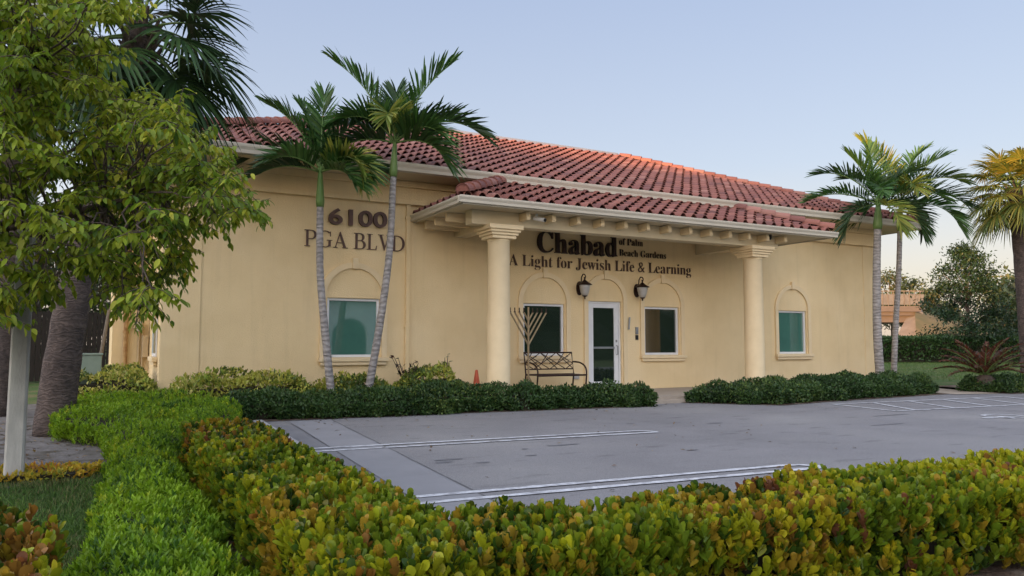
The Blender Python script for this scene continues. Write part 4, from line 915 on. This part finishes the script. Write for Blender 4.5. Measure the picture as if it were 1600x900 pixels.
def feather_palm(label, base, path, r0, r1, shaft_len, fronds, seed=0, ll=.5):
    root = empty('feather_palm', base, label, 'palm tree', 'slender feather palms by the building')
    bm = B(); n = 26; pts = []
    P = [Vector(p) for p in path]
    for i in range(n+1):
        t = i/n*(len(P)-1); k = min(int(t), len(P)-2); f = t-k
        a, b, c, d = P[max(k-1, 0)], P[k], P[k+1], P[min(k+2, len(P)-1)]
        pts.append(.5*((2*b) + (c-a)*f + (2*a-5*b+4*c-d)*f*f + (3*b-a-3*c+d)*f**3))
    rad = [r0 + (r1-r0)*i/n + (.02 if i == 0 else 0) + (.003 if i % 2 else 0) for i in range(n+1)]
    tube(bm, pts, rad, 14); obj('trunk', bm, M['palm_grey'], root, True)
    top = pts[-1]; d = (pts[-1]-pts[-2]).normalized()
    bm = B(); tube(bm, [top, top + d*shaft_len*.15, top + d*shaft_len*.5, top + d*shaft_len], [r1*1.15, r1*1.35, r1*1.05, r1*.55], 12); obj('crownshaft', bm, M['shaft'], root, True)
    cb = top + d*shaft_len*.9
    for i, fd in enumerate(fronds):
        phi, el, L, dr = fd[:4]; cols = fd[4] if len(fd) > 4 else G1
        frond(root, cb, phi, el, L, dr, cols=cols, seed=seed*50+i, ll=ll)
    # spear and hanging flower stalks
    bm = B(); tube(bm, [cb, cb + d*.5], [.02, .004], 6); obj('spear_leaf', bm, M['shaft'], root)
    return root
def W3(px, Z, z): return at(px, Z, z)
# left pair (each leans towards the left window's centre as in the photograph)
A0 = at(523, 14.45, 0); feather_palm('left of the two slender palms before the leftmost window, shorter with hanging fronds', A0,
    [A0, at(510, 14.45, 1.3), at(499, 14.45, 2.6), at(497, 14.45, 3.85)], .075, .062, .75,
    [(95, 86, 1.65, 18, G1), (175, 70, 1.75, 46, G1), (185, 42, 1.45, 80, GD), (235, 25, 1.15, 60, G1), (12, 72, 1.6, 60, GD), (-30, 40, 1.35, 135, GY), (150, 78, 1.5, 26, G1), (35, 30, 1.2, 50, GD), (200, 15, 1.1, 50, GD), (320, 5, 1.15, 60, G1), (110, 40, 1.2, 60, GD), (340, 30, 1.2, 90, G1)], 1, .62)
B0 = at(572, 14.85, 0); feather_palm('right of the two slender palms before the leftmost window, taller with a curved trunk', B0,
    [B0, at(592, 14.85, 1.5), at(607, 14.85, 3.0), at(612, 14.85, 4.52)], .078, .06, .75,
    [(182, 68, 2.05, 36, G1), (0, 68, 1.95, 32, G1), (95, 80, 1.2, 20, GD), (268, 62, 1.1, 120, GY), (5, 40, 1.85, 82, GD), (178, 38, 1.5, 66, GD), (25, 52, 1.35, 60, GD), (-20, 8, 1.25, 75, G1), (200, 10, 1.2, 60, GD), (60, 45, 1.2, 60, GD), (215, 50, 1.2, 85, G1), (330, 35, 1.2, 85, G1), (85, 62, 1.5, 40, G1)], 2, .70)
C0 = at(1373, 21.6, 0); feather_palm('upright slender palm standing at the right corner of the building', C0,
    [C0, at(1370, 21.6, 1.5), at(1372, 21.6, 3.2), at(1376, 21.6, 4.5)], .125, .095, .8,
    [(180, 55, 2.0, 70, GD), (185, 22, 2.1, 50, G1), (165, 75, 1.7, 30, G1), (100, 86, 1.8, 20, G1), (10, 60, 1.8, 60, GD), (-5, 35, 1.9, 75, G1), (250, 35, 1.5, 80, G1), (195, -5, 1.5, 80, GD), (-30, -5, 1.5, 85, GD), (20, 15, 1.6, 70, GD), (275, -10, 1.4, 70, GY)], 3, .68)
D0 = at(1392, 22.6, 0); feather_palm('leaning slender palm just right of the building corner with sunlight put into its yellow top frond', D0,
    [D0, at(1398, 22.6, 1.6), at(1406, 22.6, 3.2), at(1411, 22.6, 4.6)], .085, .07, .9,
    [(172, 76, 2.2, 36, GY), (20, 80, 2.0, 50, G1), (0, 52, 2.1, 78, GD), (5, 28, 2.2, 70, GD), (180, 50, 1.8, 60, GD), (90, 70, 1.9, 40, G1), (-25, 5, 1.8, 80, G1), (200, 10, 1.6, 70, G1), (260, 40, 1.7, 90, GY), (-10, 68, 1.9, 50, G1), (40, 5, 1.7, 70, GD)], 4, .8)  # top frond's sunlit yellow is put into its leaf colour

def fan_leaf(parent, base, phi, elev, plen, R_, cols, droop=.5, seed=0, nseg=34):
    g = np.random.default_rng(seed); h = RT*math.cos(R(phi)) + FW*math.sin(R(phi))
    e = R(elev); p0 = np.array(base, float); pts = [p0]
    for i in range(6):
        ee = e - R(28)*i/6; pts.append(pts[-1] + np.array([h[0]*math.cos(ee), h[1]*math.cos(ee), math.sin(ee)])*plen/6)
    T = nrm(pts[-1]-pts[-2]); Sd = nrm(np.cross(T, [0, 0, 1.])); N = np.cross(Sd, T); c0 = pts[-1]
    bm = B(); tube(bm, [Vector(q) for q in pts], [.028, .024, .02, .018, .016, .014, .012], 6); fl = obj('fan_leaf', bm, M['shaft'], parent, True)
    a = np.linspace(-2.15, 2.15, nseg) + g.uniform(-.03, .03, nseg)
    D = np.cos(a)[:, None]*T + np.sin(a)[:, None]*Sd + .22*np.abs(np.sin(a))[:, None]*N
    D = nrm(D); rr = R_ * (1 - .25*np.abs(a/2.15)**2) * g.uniform(.9, 1.06, nseg)
    rows = np.array([0, .22, .45, .62, .78, .9, 1.0]); k = rows[None, :, None]
    C = c0 + D[:, None, :]*k*rr[:, None, None] + T*(.12*R_*np.cos(a/2))[:, None, None]*0 - np.array([0, 0, 1.])*(np.clip(k-.25, 0, 1)**1.7)*rr[:, None, None]*droop*g.uniform(.75, 1.5, (nseg, 1, 1))
    cosw = (4.3/nseg) * R_ * .5
    w = np.array([.02, .22, .44, .40, .27, .15, .02])[None, :, None] * cosw * 1.05
    Wd = nrm(np.cross(D, N[None, :].repeat(nseg, 0)))
    F = N[None, None, :] * w * .5
    strips('blade', C, Wd[:, None, :]*w, palette(nseg, cols, [1]*len(cols), .15), M['gloss'], fl, fold=np.broadcast_to(F, C.shape))
def sabal(label, base, path, r0, r1, n, plen, R_, cols, seed, el=(-55, 80), group=None):
    g = random.Random(seed); root = empty('fan_palm', base, label, 'palm tree', group)
    bm = B(); P = [Vector(p) for p in path]; pts = arc_pts(P[0], P[1], P[2], 30); rad = [r0 + (r1-r0)*(i/30)**.6 + g.uniform(-.008, .008) for i in range(31)]
    tube(bm, pts, rad, 18); obj('trunk', bm, M['sabal_trunk'], root, True)
    top = pts[-1]
    bm = B()
    for k in range(26):     # old leaf bases under the crown
        a = k*2.4; z = -.75 + k*.03; tube(bm, [top + Vector((math.cos(a)*r1*.8, math.sin(a)*r1*.8, z)), top + Vector((math.cos(a)*(r1+.12), math.sin(a)*(r1+.12), z + .24))], [.045, .02], 5)
    obj('leaf_bases', bm, M['bark'], root)
    for i in range(n):
        t = (i + .5)/n; elv = el[1] + (el[0]-el[1])*t**.8; phi = i*137.5 + g.uniform(-12, 12)
        fan_leaf(root, top + Vector((0, 0, .1 - .5*t)), phi, elv, plen*g.uniform(.8, 1.1), R_*g.uniform(.85, 1.1), cols, droop=.35 + .5*t, seed=seed*100+i)
    return root
SG = ((.035, .08, .025), (.05, .10, .03), (.028, .06, .022)); SY = ((.20, .20, .035), (.11, .15, .03), (.30, .26, .05), (.16, .17, .03))  # SY: yellow sunlight put into the leaf colour of the right fan palm
s0 = at(92, 10.7, 0); sabal('large fan palm at the left with thick leaning trunk rising from the sandy patch', s0, [s0, at(100, 10.7, 2.0), at(205, 10.9, 5.9)], .265, .19, 34, .95, 1.0, SG, 1)
s1 = at(2, 13.5, 0); sabal('fan palm trunk at the left frame edge behind the concrete pole', s1, [s1, at(8, 13.5, 2.5), at(10, 13.5, 6.4)], .24, .18, 22, .9, .9, SG, 2)
s2 = at(1607, 24.0, 0); sabal('sunlit yellow fan palm at the right frame edge', s2, [s2, at(1606, 24.0, 2.5), at(1597, 24.0, 6.15)], .30, .23, 52, .95, .82, SY, 3, el=(-28, 85))

# cycad
cyx, cyy, _ = at(1535, 20.3); root = empty('cycad', (cyx, cyy, 0), 'brownish cycad with arching feather leaves in the far right bed', 'cycad')
bm = B(); lathe(bm, cyx, cyy, [(.2, 0), (.24, .15), (.22, .35), (.12, .45)], 14); obj('trunk', bm, M['bark'], root)
CB = ((.13, .045, .025), (.09, .035, .022), (.07, .05, .025))
for i in range(26):
    frond(root, (cyx, cyy, .42), i*137.5, 72 - i*2.2, 1.15, 38, nleaf=30, ll=.2, cols=CB, seed=900+i, width=.032)

# ------------------------------------------------------------------ broadleaf trees
def limb(bm, a, b, r0, r1, wob=.12, g=random, n=7):
    a = Vector(a); b = Vector(b); pts = []
    for i in range(n+1):
        t = i/n; p = a.lerp(b, t); k = math.sin(math.pi*t)*wob*(b-a).length*.5
        pts.append(p + Vector((g.uniform(-1, 1), g.uniform(-1, 1), g.uniform(-.2, 1)))*k*.5)
    tube(bm, pts, [r0 + (r1-r0)*i/n for i in range(n+1)], 7); return pts
def tree(name, label, base, H, rad, ncl, nlf, L, W, cols, w, seed, trunk_r=.12, c0=.3, mt='leaf', cat='tree', group=None, shape='cone', cl=.45):
    g = random.Random(seed); gn = np.random.default_rng(seed); root = empty(name, base, label, cat, group); bx, by, bz = base
    bm = B(); tube(bm, [(bx, by, bz), (bx + .02*H*g.uniform(-1, 1), by, bz + H*.45), (bx, by, bz + H*.85)], [trunk_r, trunk_r*.7, trunk_r*.2], 9)
    cs = []
    for k in range(ncl):
        t = g.uniform(0, 1); z = bz + H*(c0 + (1-c0)*t)
        rr = rad * ((1-t)**.7*.95 + .08 if shape == 'cone' else math.sqrt(max(0, 1-(2*t-1)**2))*.9 + .1) * math.sqrt(g.uniform(.08, 1)); a = g.uniform(0, 6.283)
        c = (bx + rr*math.cos(a), by + rr*math.sin(a), z); cs.append(c)
        if k < 40: limb(bm, (bx, by, bz + H*(c0*.7 + (.85-c0*.7)*t*.85)), c, trunk_r*.28, .012, .1, g, 4)
    obj('trunk', bm, M['bark'], root)
    cs = np.array(cs); P = np.repeat(cs, nlf, 0) + gn.normal(size=(ncl*nlf, 3))*cl*np.array([1, 1, .6]); n = len(P)
    D = gn.normal(size=(n, 3)) + [0, 0, -.2]; N = gn.normal(size=(n, 3))*.6 + [0, 0, 1]
    leaves('crown', P, D, N, L*gn.uniform(.6, 1.2, n), W*gn.uniform(.7, 1.2, n), palette(n, cols, w, .2, P, .8, seed), M[mt], root, rows=(0, .5, 1), hw=(.1, .5, .05))
    return root
tb = at(1512, 57); tree('broadleaf_tree', 'dark green layered tree beyond the far lawn in front of the overpass', tb, 8.4, 3.7, 120, 90, .24, .12, [(.02, .045, .016), (.03, .06, .02), (.014, .032, .014), (.06, .08, .025)], [1, 1, .8, .3], 61, .18, .2, cl=.42)
for i, (px, Z, H, rr) in enumerate(((1392, 135, 13.5, 3.2), (1425, 140, 12.8, 3), (1450, 130, 10, 3), (1560, 120, 5, 2.8), (1582, 90, 4.6, 2.6), (1600, 80, 7.5, 3.5), (1478, 125, 7.5, 3.0), (1630, 75, 9, 5), (1345, 130, 12, 4))):
    tree('roadside_tree', ['low', 'small', 'round', 'bushy', 'open', 'broad', 'short', 'wide', 'tall'][i] + ' distant tree ' + ['above the left part of the overpass rail', 'above the middle of the overpass rail', 'above the right end of the overpass rail', 'behind the right edge of the layered tree', 'on the slope between the layered tree and right fan palm', 'behind the trunk of the right fan palm', 'behind the left edge of the layered tree', 'outside the right edge beyond the fan palm', 'behind the building corner at the overpass'][i],
         at(px, Z), H, rr, 40, 70, .55, .3, [(.05, .075, .03), (.08, .10, .035), (.11, .10, .04)], [1, 1, .6], 70+i, .2, .35, shape='round', cl=.8, group='distant trees by the overpass')
# left background: trees and scrub beyond the side wing, a dark fence
for i, (px, Z, H, rr) in enumerate(((60, 30, 7, 2.6), (-40, 27, 8, 3), (130, 34, 6.5, 2.4), (190, 42, 7.5, 3.0))):
    tree('backyard_tree', ['orange tinged tree behind the left fan palm trunk', 'tree at the left frame edge beyond the fan palms', 'tree behind the dark fence beside the side wing', 'tree seen over the side wing behind the leaves'][i], at(px, Z), H, rr, 60, 90, .22, .12, [(.06, .07, .025), (.035, .06, .02), (.13, .08, .03)], [1, 1, .5], 90+i, .15, .1, shape='round', cl=.5)
root = empty('board_fence', at(120, 26, 0), 'dark board fence in the shade left of the building', 'fence')
f0 = np.array(at(-60, 25)[:2]); f1 = np.array(at(182, 27)[:2]); e = f1 - f0; Lf = np.linalg.norm(e); e /= Lf; nf = np.array([-e[1], e[0]])
bm = B(); bm2 = B(); k = 0
while k*.15 < Lf:
    a = f0 + e*k*.15; b = a + e*.138; h = 2.35 + random.uniform(-.01, .01)
    prism(bm, [tuple(a), tuple(b), tuple(b + nf*.02), tuple(a + nf*.02)], h, 'z', 0)
    if k % 16 == 0: prism(bm2, [tuple(a - nf*.1), tuple(a + e*.1 - nf*.1), tuple(a + e*.1 - nf*.002), tuple(a - nf*.002)], 2.4, 'z', 0)
    k += 1
obj('boards', bm, M['fencewood'], root); obj('posts', bm2, M['fencewood'], root)

# foreground street tree: trunk just outside the frame on the left, crown reaching in
TP = [(-260, -60), (175, -60), (195, 20), (192, 95), (170, 135), (215, 160), (262, 140), (285, 165), (262, 185), (300, 200), (335, 228), (350, 258), (368, 290), (396, 326), (390, 350), (362, 342), (340, 350), (338, 380), (300, 388), (288, 425), (262, 448), (218, 487), (190, 470), (158, 425), (120, 405), (80, 425), (45, 470), (25, 485), (-20, 500), (-260, 470)]
root_xy = at(-230, 6.3); tr = empty('street_tree', root_xy, 'broadleaf tree with drooping yellow green leaves reaching in from the upper left', 'tree')
bm = B(); T0 = Vector(root_xy); hub = Vector(at(-200, 6.3, 1.9)); tube(bm, [T0, T0.lerp(hub, .5) + Vector((.05, 0, 0)), hub], [.14, .11, .10], 12)
g = random.Random(5)
tips = []
while len(tips) < 600:
    px, py = g.uniform(-260, 410), g.uniform(-60, 495)
    if not inpoly(np.array([[px, py]]), TP)[0]: continue
    # leave a few airy gaps
    if any((px-a)**2 + (py-b)**2 < c*c for a, b, c in ((72, 218, 14), (8, 165, 14), (160, 205, 9), (235, 245, 7), (222, 395, 8))): continue
    Z = 6.4 + g.gauss(0, .75); Z = min(max(Z, 4.9), 8.2)
    tips.append((px, py, Z))
def at3(px, py, Z):
    x, y, _ = at(px, Z); p = R(4.19); v = (450 - py)/1200    # height on the ray through (px,py)
    return Vector((x, y, CAM_H + Z*math.tan(p + math.atan(v))*1.0))
mains = [(60, 365, 6.3), (200, 310, 6.4), (290, 290, 6.6), (30, 110, 6.2), (110, 230, 6.7), (-80, 420, 6), (-60, 200, 6.2), (90, 20, 6.5)]
mpts = []
for (px, py, Z) in mains: mpts.append(limb(bm, hub, at3(px, py, Z), .05, .015, .12, g, 10))
allp = [q for mp_ in mpts for q in mp_[3:]]
P = []; D = []; N = []
for (px, py, Z) in tips:
    c = at3(px, py, Z); a = min(allp, key=lambda q: (q-c).length + max(0, q.x - c.x)*.5)
    tw = limb(bm, a, c, .010, .004, .15, g, 5)
    # sprays of drooping leaves along the last part of the twig and a few side shoots
    d = (c - tw[-3]).normalized() if (c - tw[-3]).length > 0 else Vector((1, 0, 0))
    for s in range(5):
        dd = (d*.6 + Vector((g.gauss(0, .8), g.gauss(0, .8), g.gauss(-.05, .4)))).normalized(); st_ = c - d*g.uniform(0, .12); L_ = g.uniform(.14, .30)
        tube(bm, [st_, st_ + dd*L_*.5, st_ + dd*L_ + Vector((0, 0, -.04))], [.004, .003, .002], 4)
        sd_ = dd.cross(Vector((0, 0, 1))).normalized()
        for q in range(10):
            t = (q//2 + .6)/5.2; sg = 1 if q % 2 else -1
            p = st_ + dd*L_*t + Vector((0, 0, -.04*t*t)); P.append(p); D.append(dd*.35 + sd_*sg*.75 + Vector((0, 0, g.uniform(-1.0, -.25)))); N.append(Vector((g.gauss(0, .3), g.gauss(0, .3), 1)) + sd_*sg*.4)
obj('branches', bm, M['bark'], tr, True)
P = np.array(P) + rng.normal(size=(len(P), 3))*.01; D = np.array(D); N = np.array(N); n = len(P)
leaves('crown', P, D, N, rng.uniform(.052, .096, n), rng.uniform(.027, .042, n), palette(n, [(.25, .31, .026), (.15, .23, .02), (.38, .39, .038), (.07, .13, .016), (.44, .33, .035)], [1.2, 1.3, .7, .5, .15], .2, P, 1.6, 81), M['tleaf'], tr,
       rows=(0, .2, .5, .8, 1), hw=(.06, .38, .5, .3, .02), foldk=.16, curl=.22)

# ------------------------------------------------------------------ pole, utility box, stake
px_, py_, _ = at(33, 7.15)
bm = B(); hw0, hw1 = .078, .062
z1 = 5.8
vs = []
for z, h in ((-.05, hw0), (z1, hw1)):
    c = .018; vs.append([bm.verts.new((px_ + a + (0.03*z/5.8), py_ + b, z)) for a, b in ((-h+c, -h), (h-c, -h), (h, -h+c), (h, h-c), (h-c, h), (-h+c, h), (-h, h-c), (-h, -h+c))])
for i in range(8): bm.faces.new((vs[0][i], vs[0][(i+1) % 8], vs[1][(i+1) % 8], vs[1][i]))
bm.faces.new(vs[1]); bm.faces.new(vs[0][::-1])
o = obj('concrete_pole', bm, M['polec']); o.rotation_euler = (0, 0, 0); tag(o, 'square pale concrete pole at the left, its top hidden in leaves', 'pole')
ux, uy, _ = at(146, 14.7); r = empty('utility_box', (ux, uy, 0), 'grey green metal utility pedestal beside the side wall shrubs', 'utility box')
bm = B(); box(bm, ux - .17, ux + .17, uy - .17, uy + .17, 0, 1.04, .02); obj('cabinet', bm, M['utility'], r)
bm = B(); box(bm, ux - .19, ux + .19, uy - .19, uy + .19, 1.042, 1.08, .012); obj('lid', bm, M['utility'], r)
a = at(153, 22, .1); b = at(171, 22, 2.3); bm = B(); tube(bm, [a, b], .05, 8); o = obj('leaning_prop', bm, M['stake']); tag(o, 'thin grey timber prop leaning in front of the dark fence', 'prop')

# ------------------------------------------------------------------ far right: lawn hedge, overpass
FH = dict(L=.22, W=.13, f=.5, cols=[(.03, .065, .018), (.045, .09, .022), (.02, .045, .015)], w=[1, 1, .7], shape=dict(rows=(0, .5, 1), hw=(.1, .5, .05), foldk=.1, curl=.1))
h0 = at(1345, 54); h1 = at(1650, 54); h2 = at(1650, 58); h3 = at(1345, 58)
hedge('boundary_hedge', 'long tall dark hedge across the far side of the lawn', [h0[:2], h1[:2], h2[:2], h3[:2]], 1.65, 130, FH, M['leaf'], amp=.18, f=.8, seed=71, thick=.3, inset=.2)
root = empty('overpass', at(1400, 110, 0), 'pale concrete road overpass with fenced parapet in the distance at right', 'bridge')
def obox(bm, pxa, pxb, Z, z0, z1, dep):
    a = np.array(at(pxa, Z)[:2]); b = np.array(at(pxb, Z)[:2]); f = FW*dep
    prism(bm, [tuple(a), tuple(b), tuple(b+f), tuple(a+f)], z1-z0, 'z', z0)
bm = B(); obox(bm, 1250, 1432, 110, 5.35, 5.9, 12); obox(bm, 1250, 1440, 109.6, 5.9, 6.7, .5); obox(bm, 1250, 1425, 110.5, 4.4, 5.35, 11); obj('deck', bm, M['bridge'], root)
bm = B()
for k in range(14):
    pa = 1330 + k*8.4; obox(bm, pa, pa + .45, 109.8, 6.7, 8.9, .12)
obox(bm, 1330, 1445, 109.8, 8.8, 8.92, .12); obj('fence_posts', bm, M['bridge_pale'], root)
M['mesh_fence'] = mat('mesh_fence', (.16, .15, .14), (.12, .11, .10), scale=2, rough=.6)
bm = B(); obox(bm, 1330, 1445, 109.9, 6.9, 8.4, .05); obj('mesh_panel', bm, M['mesh_fence'], root)
bm = B()
a0 = at(1398, 108, 0); a1 = at(1455, 100, 0); b0 = at(1425, 112, 5.3); b1 = at(1442, 112, 5.6)
v = [bm.verts.new(p) for p in (at(1385, 104, 0), at(1462, 100, 0), at(1440, 111, 6.4), at(1418, 111, 5.4), at(1390, 122, 0), at(1465, 122, 0), at(1442, 118, 6.4), at(1418, 118, 5.4))]
for f in ((0,1,2,3), (1,5,6,2), (5,4,7,6), (4,0,3,7), (3,2,6,7), (4,5,1,0)): bm.faces.new([v[i] for i in f])
obj('abutment', bm, M['bridge_pale'], root)
M['bank'] = mat('embankment', (.17, .12, .06), (.10, .09, .04), scale=.3, rough=1)
bm = B(); N_ = 30; rows = []
for j, (Z, zf) in enumerate(((96, 0), (104, .7), (112, 1), (130, 1), (150, 0))):
    rows.append([bm.verts.new(at(1430 + i*14, Z, (6.3 - 4.8*min(1, i/14))*zf + random.uniform(-.15, .15)*(zf > 0))) for i in range(N_)])
for a, b in zip(rows, rows[1:]):
    for i in range(N_-1): bm.faces.new((a[i], a[i+1], b[i+1], b[i]))
o = obj('embankment', bm, M['bank'], None, True); tag(o, kind='structure')

# grass on the left lawn and around
def grass(name, poly, n, L, cols, seed):
    g = np.random.default_rng(seed); A = np.array(poly); q = g.uniform(A.min(0), A.max(0), (n, 2)); q = q[inpoly(q, poly)]; m = len(q)
    P = np.c_[q, np.zeros(m)]; D = np.c_[g.normal(size=(m, 2))*.45, np.ones(m)]; N = np.c_[g.normal(size=(m, 2)), np.zeros(m)]
    o = leaves(name, P, D, N, L*g.uniform(.5, 1.3, m), np.full(m, .006 + L*.03), palette(m, cols, [1]*len(cols), .2, P, 1.5, seed), M['soft'], rows=(0, .5, 1), hw=(.5, .4, .05), curl=.3); tag(o, kind='stuff', label='short green lawn grass', cat='grass'); return o
grass('lawn_grass', [(-5, 3.5), (.15, 3.6), (.25, 8.7), (-1, 9.15), (-2.4, 8.8), (-3.5, 9.3), (-5, 9.0)], 90000, .045, [(.10, .19, .035), (.06, .12, .025), (.16, .17, .06)], 1)
grass('far_lawn_grass', [at(1372, 27)[:2], at(1640, 25)[:2], at(1640, 53)[:2], at(1372, 53)[:2]], 60000, .09, [(.08, .15, .03), (.06, .11, .025), (.12, .15, .04)], 2)

g2 = np.random.default_rng(77); m = 900; q = np.c_[g2.uniform(-4, .3, m), g2.uniform(8.9, 15, m)]
q = np.vstack([q, np.c_[g2.uniform(2.2, 16, 160), 12.9 - g2.exponential(.5, 160)], np.c_[g2.uniform(2, 9, 60), g2.uniform(4, 12, 60)]]); m = len(q)
o = leaves('leaf_litter', np.c_[q, np.full(m, .018)], np.c_[g2.normal(size=(m, 2)), g2.normal(size=m)*.1], np.c_[g2.normal(size=(m, 2))*.25, np.ones(m)], g2.uniform(.03, .09, m), g2.uniform(.015, .035, m), palette(m, [(.16, .10, .05), (.25, .17, .07), (.08, .06, .04), (.30, .28, .26)], [1, .8, .8, .2]), M['soft'], rows=(0, .5, 1), hw=(.1, .5, .05)); tag(o, 'dead leaves scattered on the sandy soil and pavement', 'leaf litter', kind='stuff')
# a pale gatehouse added across the street to give the leftmost window its reflection
gh = empty('mirrored_house', (15, -20, 0), 'pale gatehouse with one arch, added across the street for the window reflection', 'building')
bm = B(); ar = [(14.9 - 1.25*math.cos(R(180*i/16)), 1.75 + 1.25*math.sin(R(180*i/16))) for i in range(17)]
prism(bm, [(9, 0), (13.65, 0)] + ar + [(16.15, 0), (20, 0), (20, 4.2), (9, 4.2)], .4, 'y', -20.2)
obj('wall', bm, M['white'], gh)
bm = B(); box(bm, 8.8, 20.2, -20.4, -19.4, 4.21, 4.5); obj('roof', bm, M['gutter'], gh)

# ------------------------------------------------------------------ woodland added unseen behind the camera: tall row shades the scene, low row darkens window reflections
sx, sy = sun_dir.x / math.cos(R(SUN_EL)), sun_dir.y / math.cos(R(SUN_EL)); cxy = np.array([11, 21]) + 150*np.array([sx, sy]); tan_ = np.array([-sy, sx])
bm = B(); g = random.Random(3)
n = 120; rows = []
for j in range(7):
    row = []
    for i in range(n+1):
        u = (i/n - .5)*300; hgt = 15.25 + .3*math.sin(u*.35) + .3*math.sin(u*1.1 + 1)
        q = cxy + tan_*u; dep = (-1.5 if j < 4 else 1.5); k = [0, .5, .85, 1, .85, .5, 0][j]
        w = 2.2*(1-k**2) + g.uniform(-.3, .3); q = q + np.array([sx, sy])*(w if j > 3 else -w if j < 3 else 0)
        row.append(bm.verts.new((q[0], q[1], hgt*k + g.uniform(-.2, .2)*(k > 0))))
    rows.append(row)
rows2 = []
for j in range(7):
    row = []
    for i in range(71):
        x = -25 + i*2.2; k = [0, .5, .85, 1, .85, .5, 0][j]
        y = -26 + (j-3)*1.6 + g.uniform(-.5, .5); row.append(bm.verts.new((x, y, (4.6 + .9*math.sin(x*.2) + g.uniform(-.8, .8))*k)))
    rows2.append(row)
for RR in (rows, rows2):
    for a, b in zip(RR, RR[1:]):
        for i in range(len(a)-1): bm.faces.new((a[i], a[i+1], b[i+1], b[i]))
wd = obj('shade_wood', bm, mat('shade_wood', (.03, .05, .018), (.02, .035, .012), scale=1.5, rough=1, bump=1, bscale=3)); tag(wd, 'unseen wood added behind the viewer to shade the scene and darken window reflections', 'wood', kind='stuff')
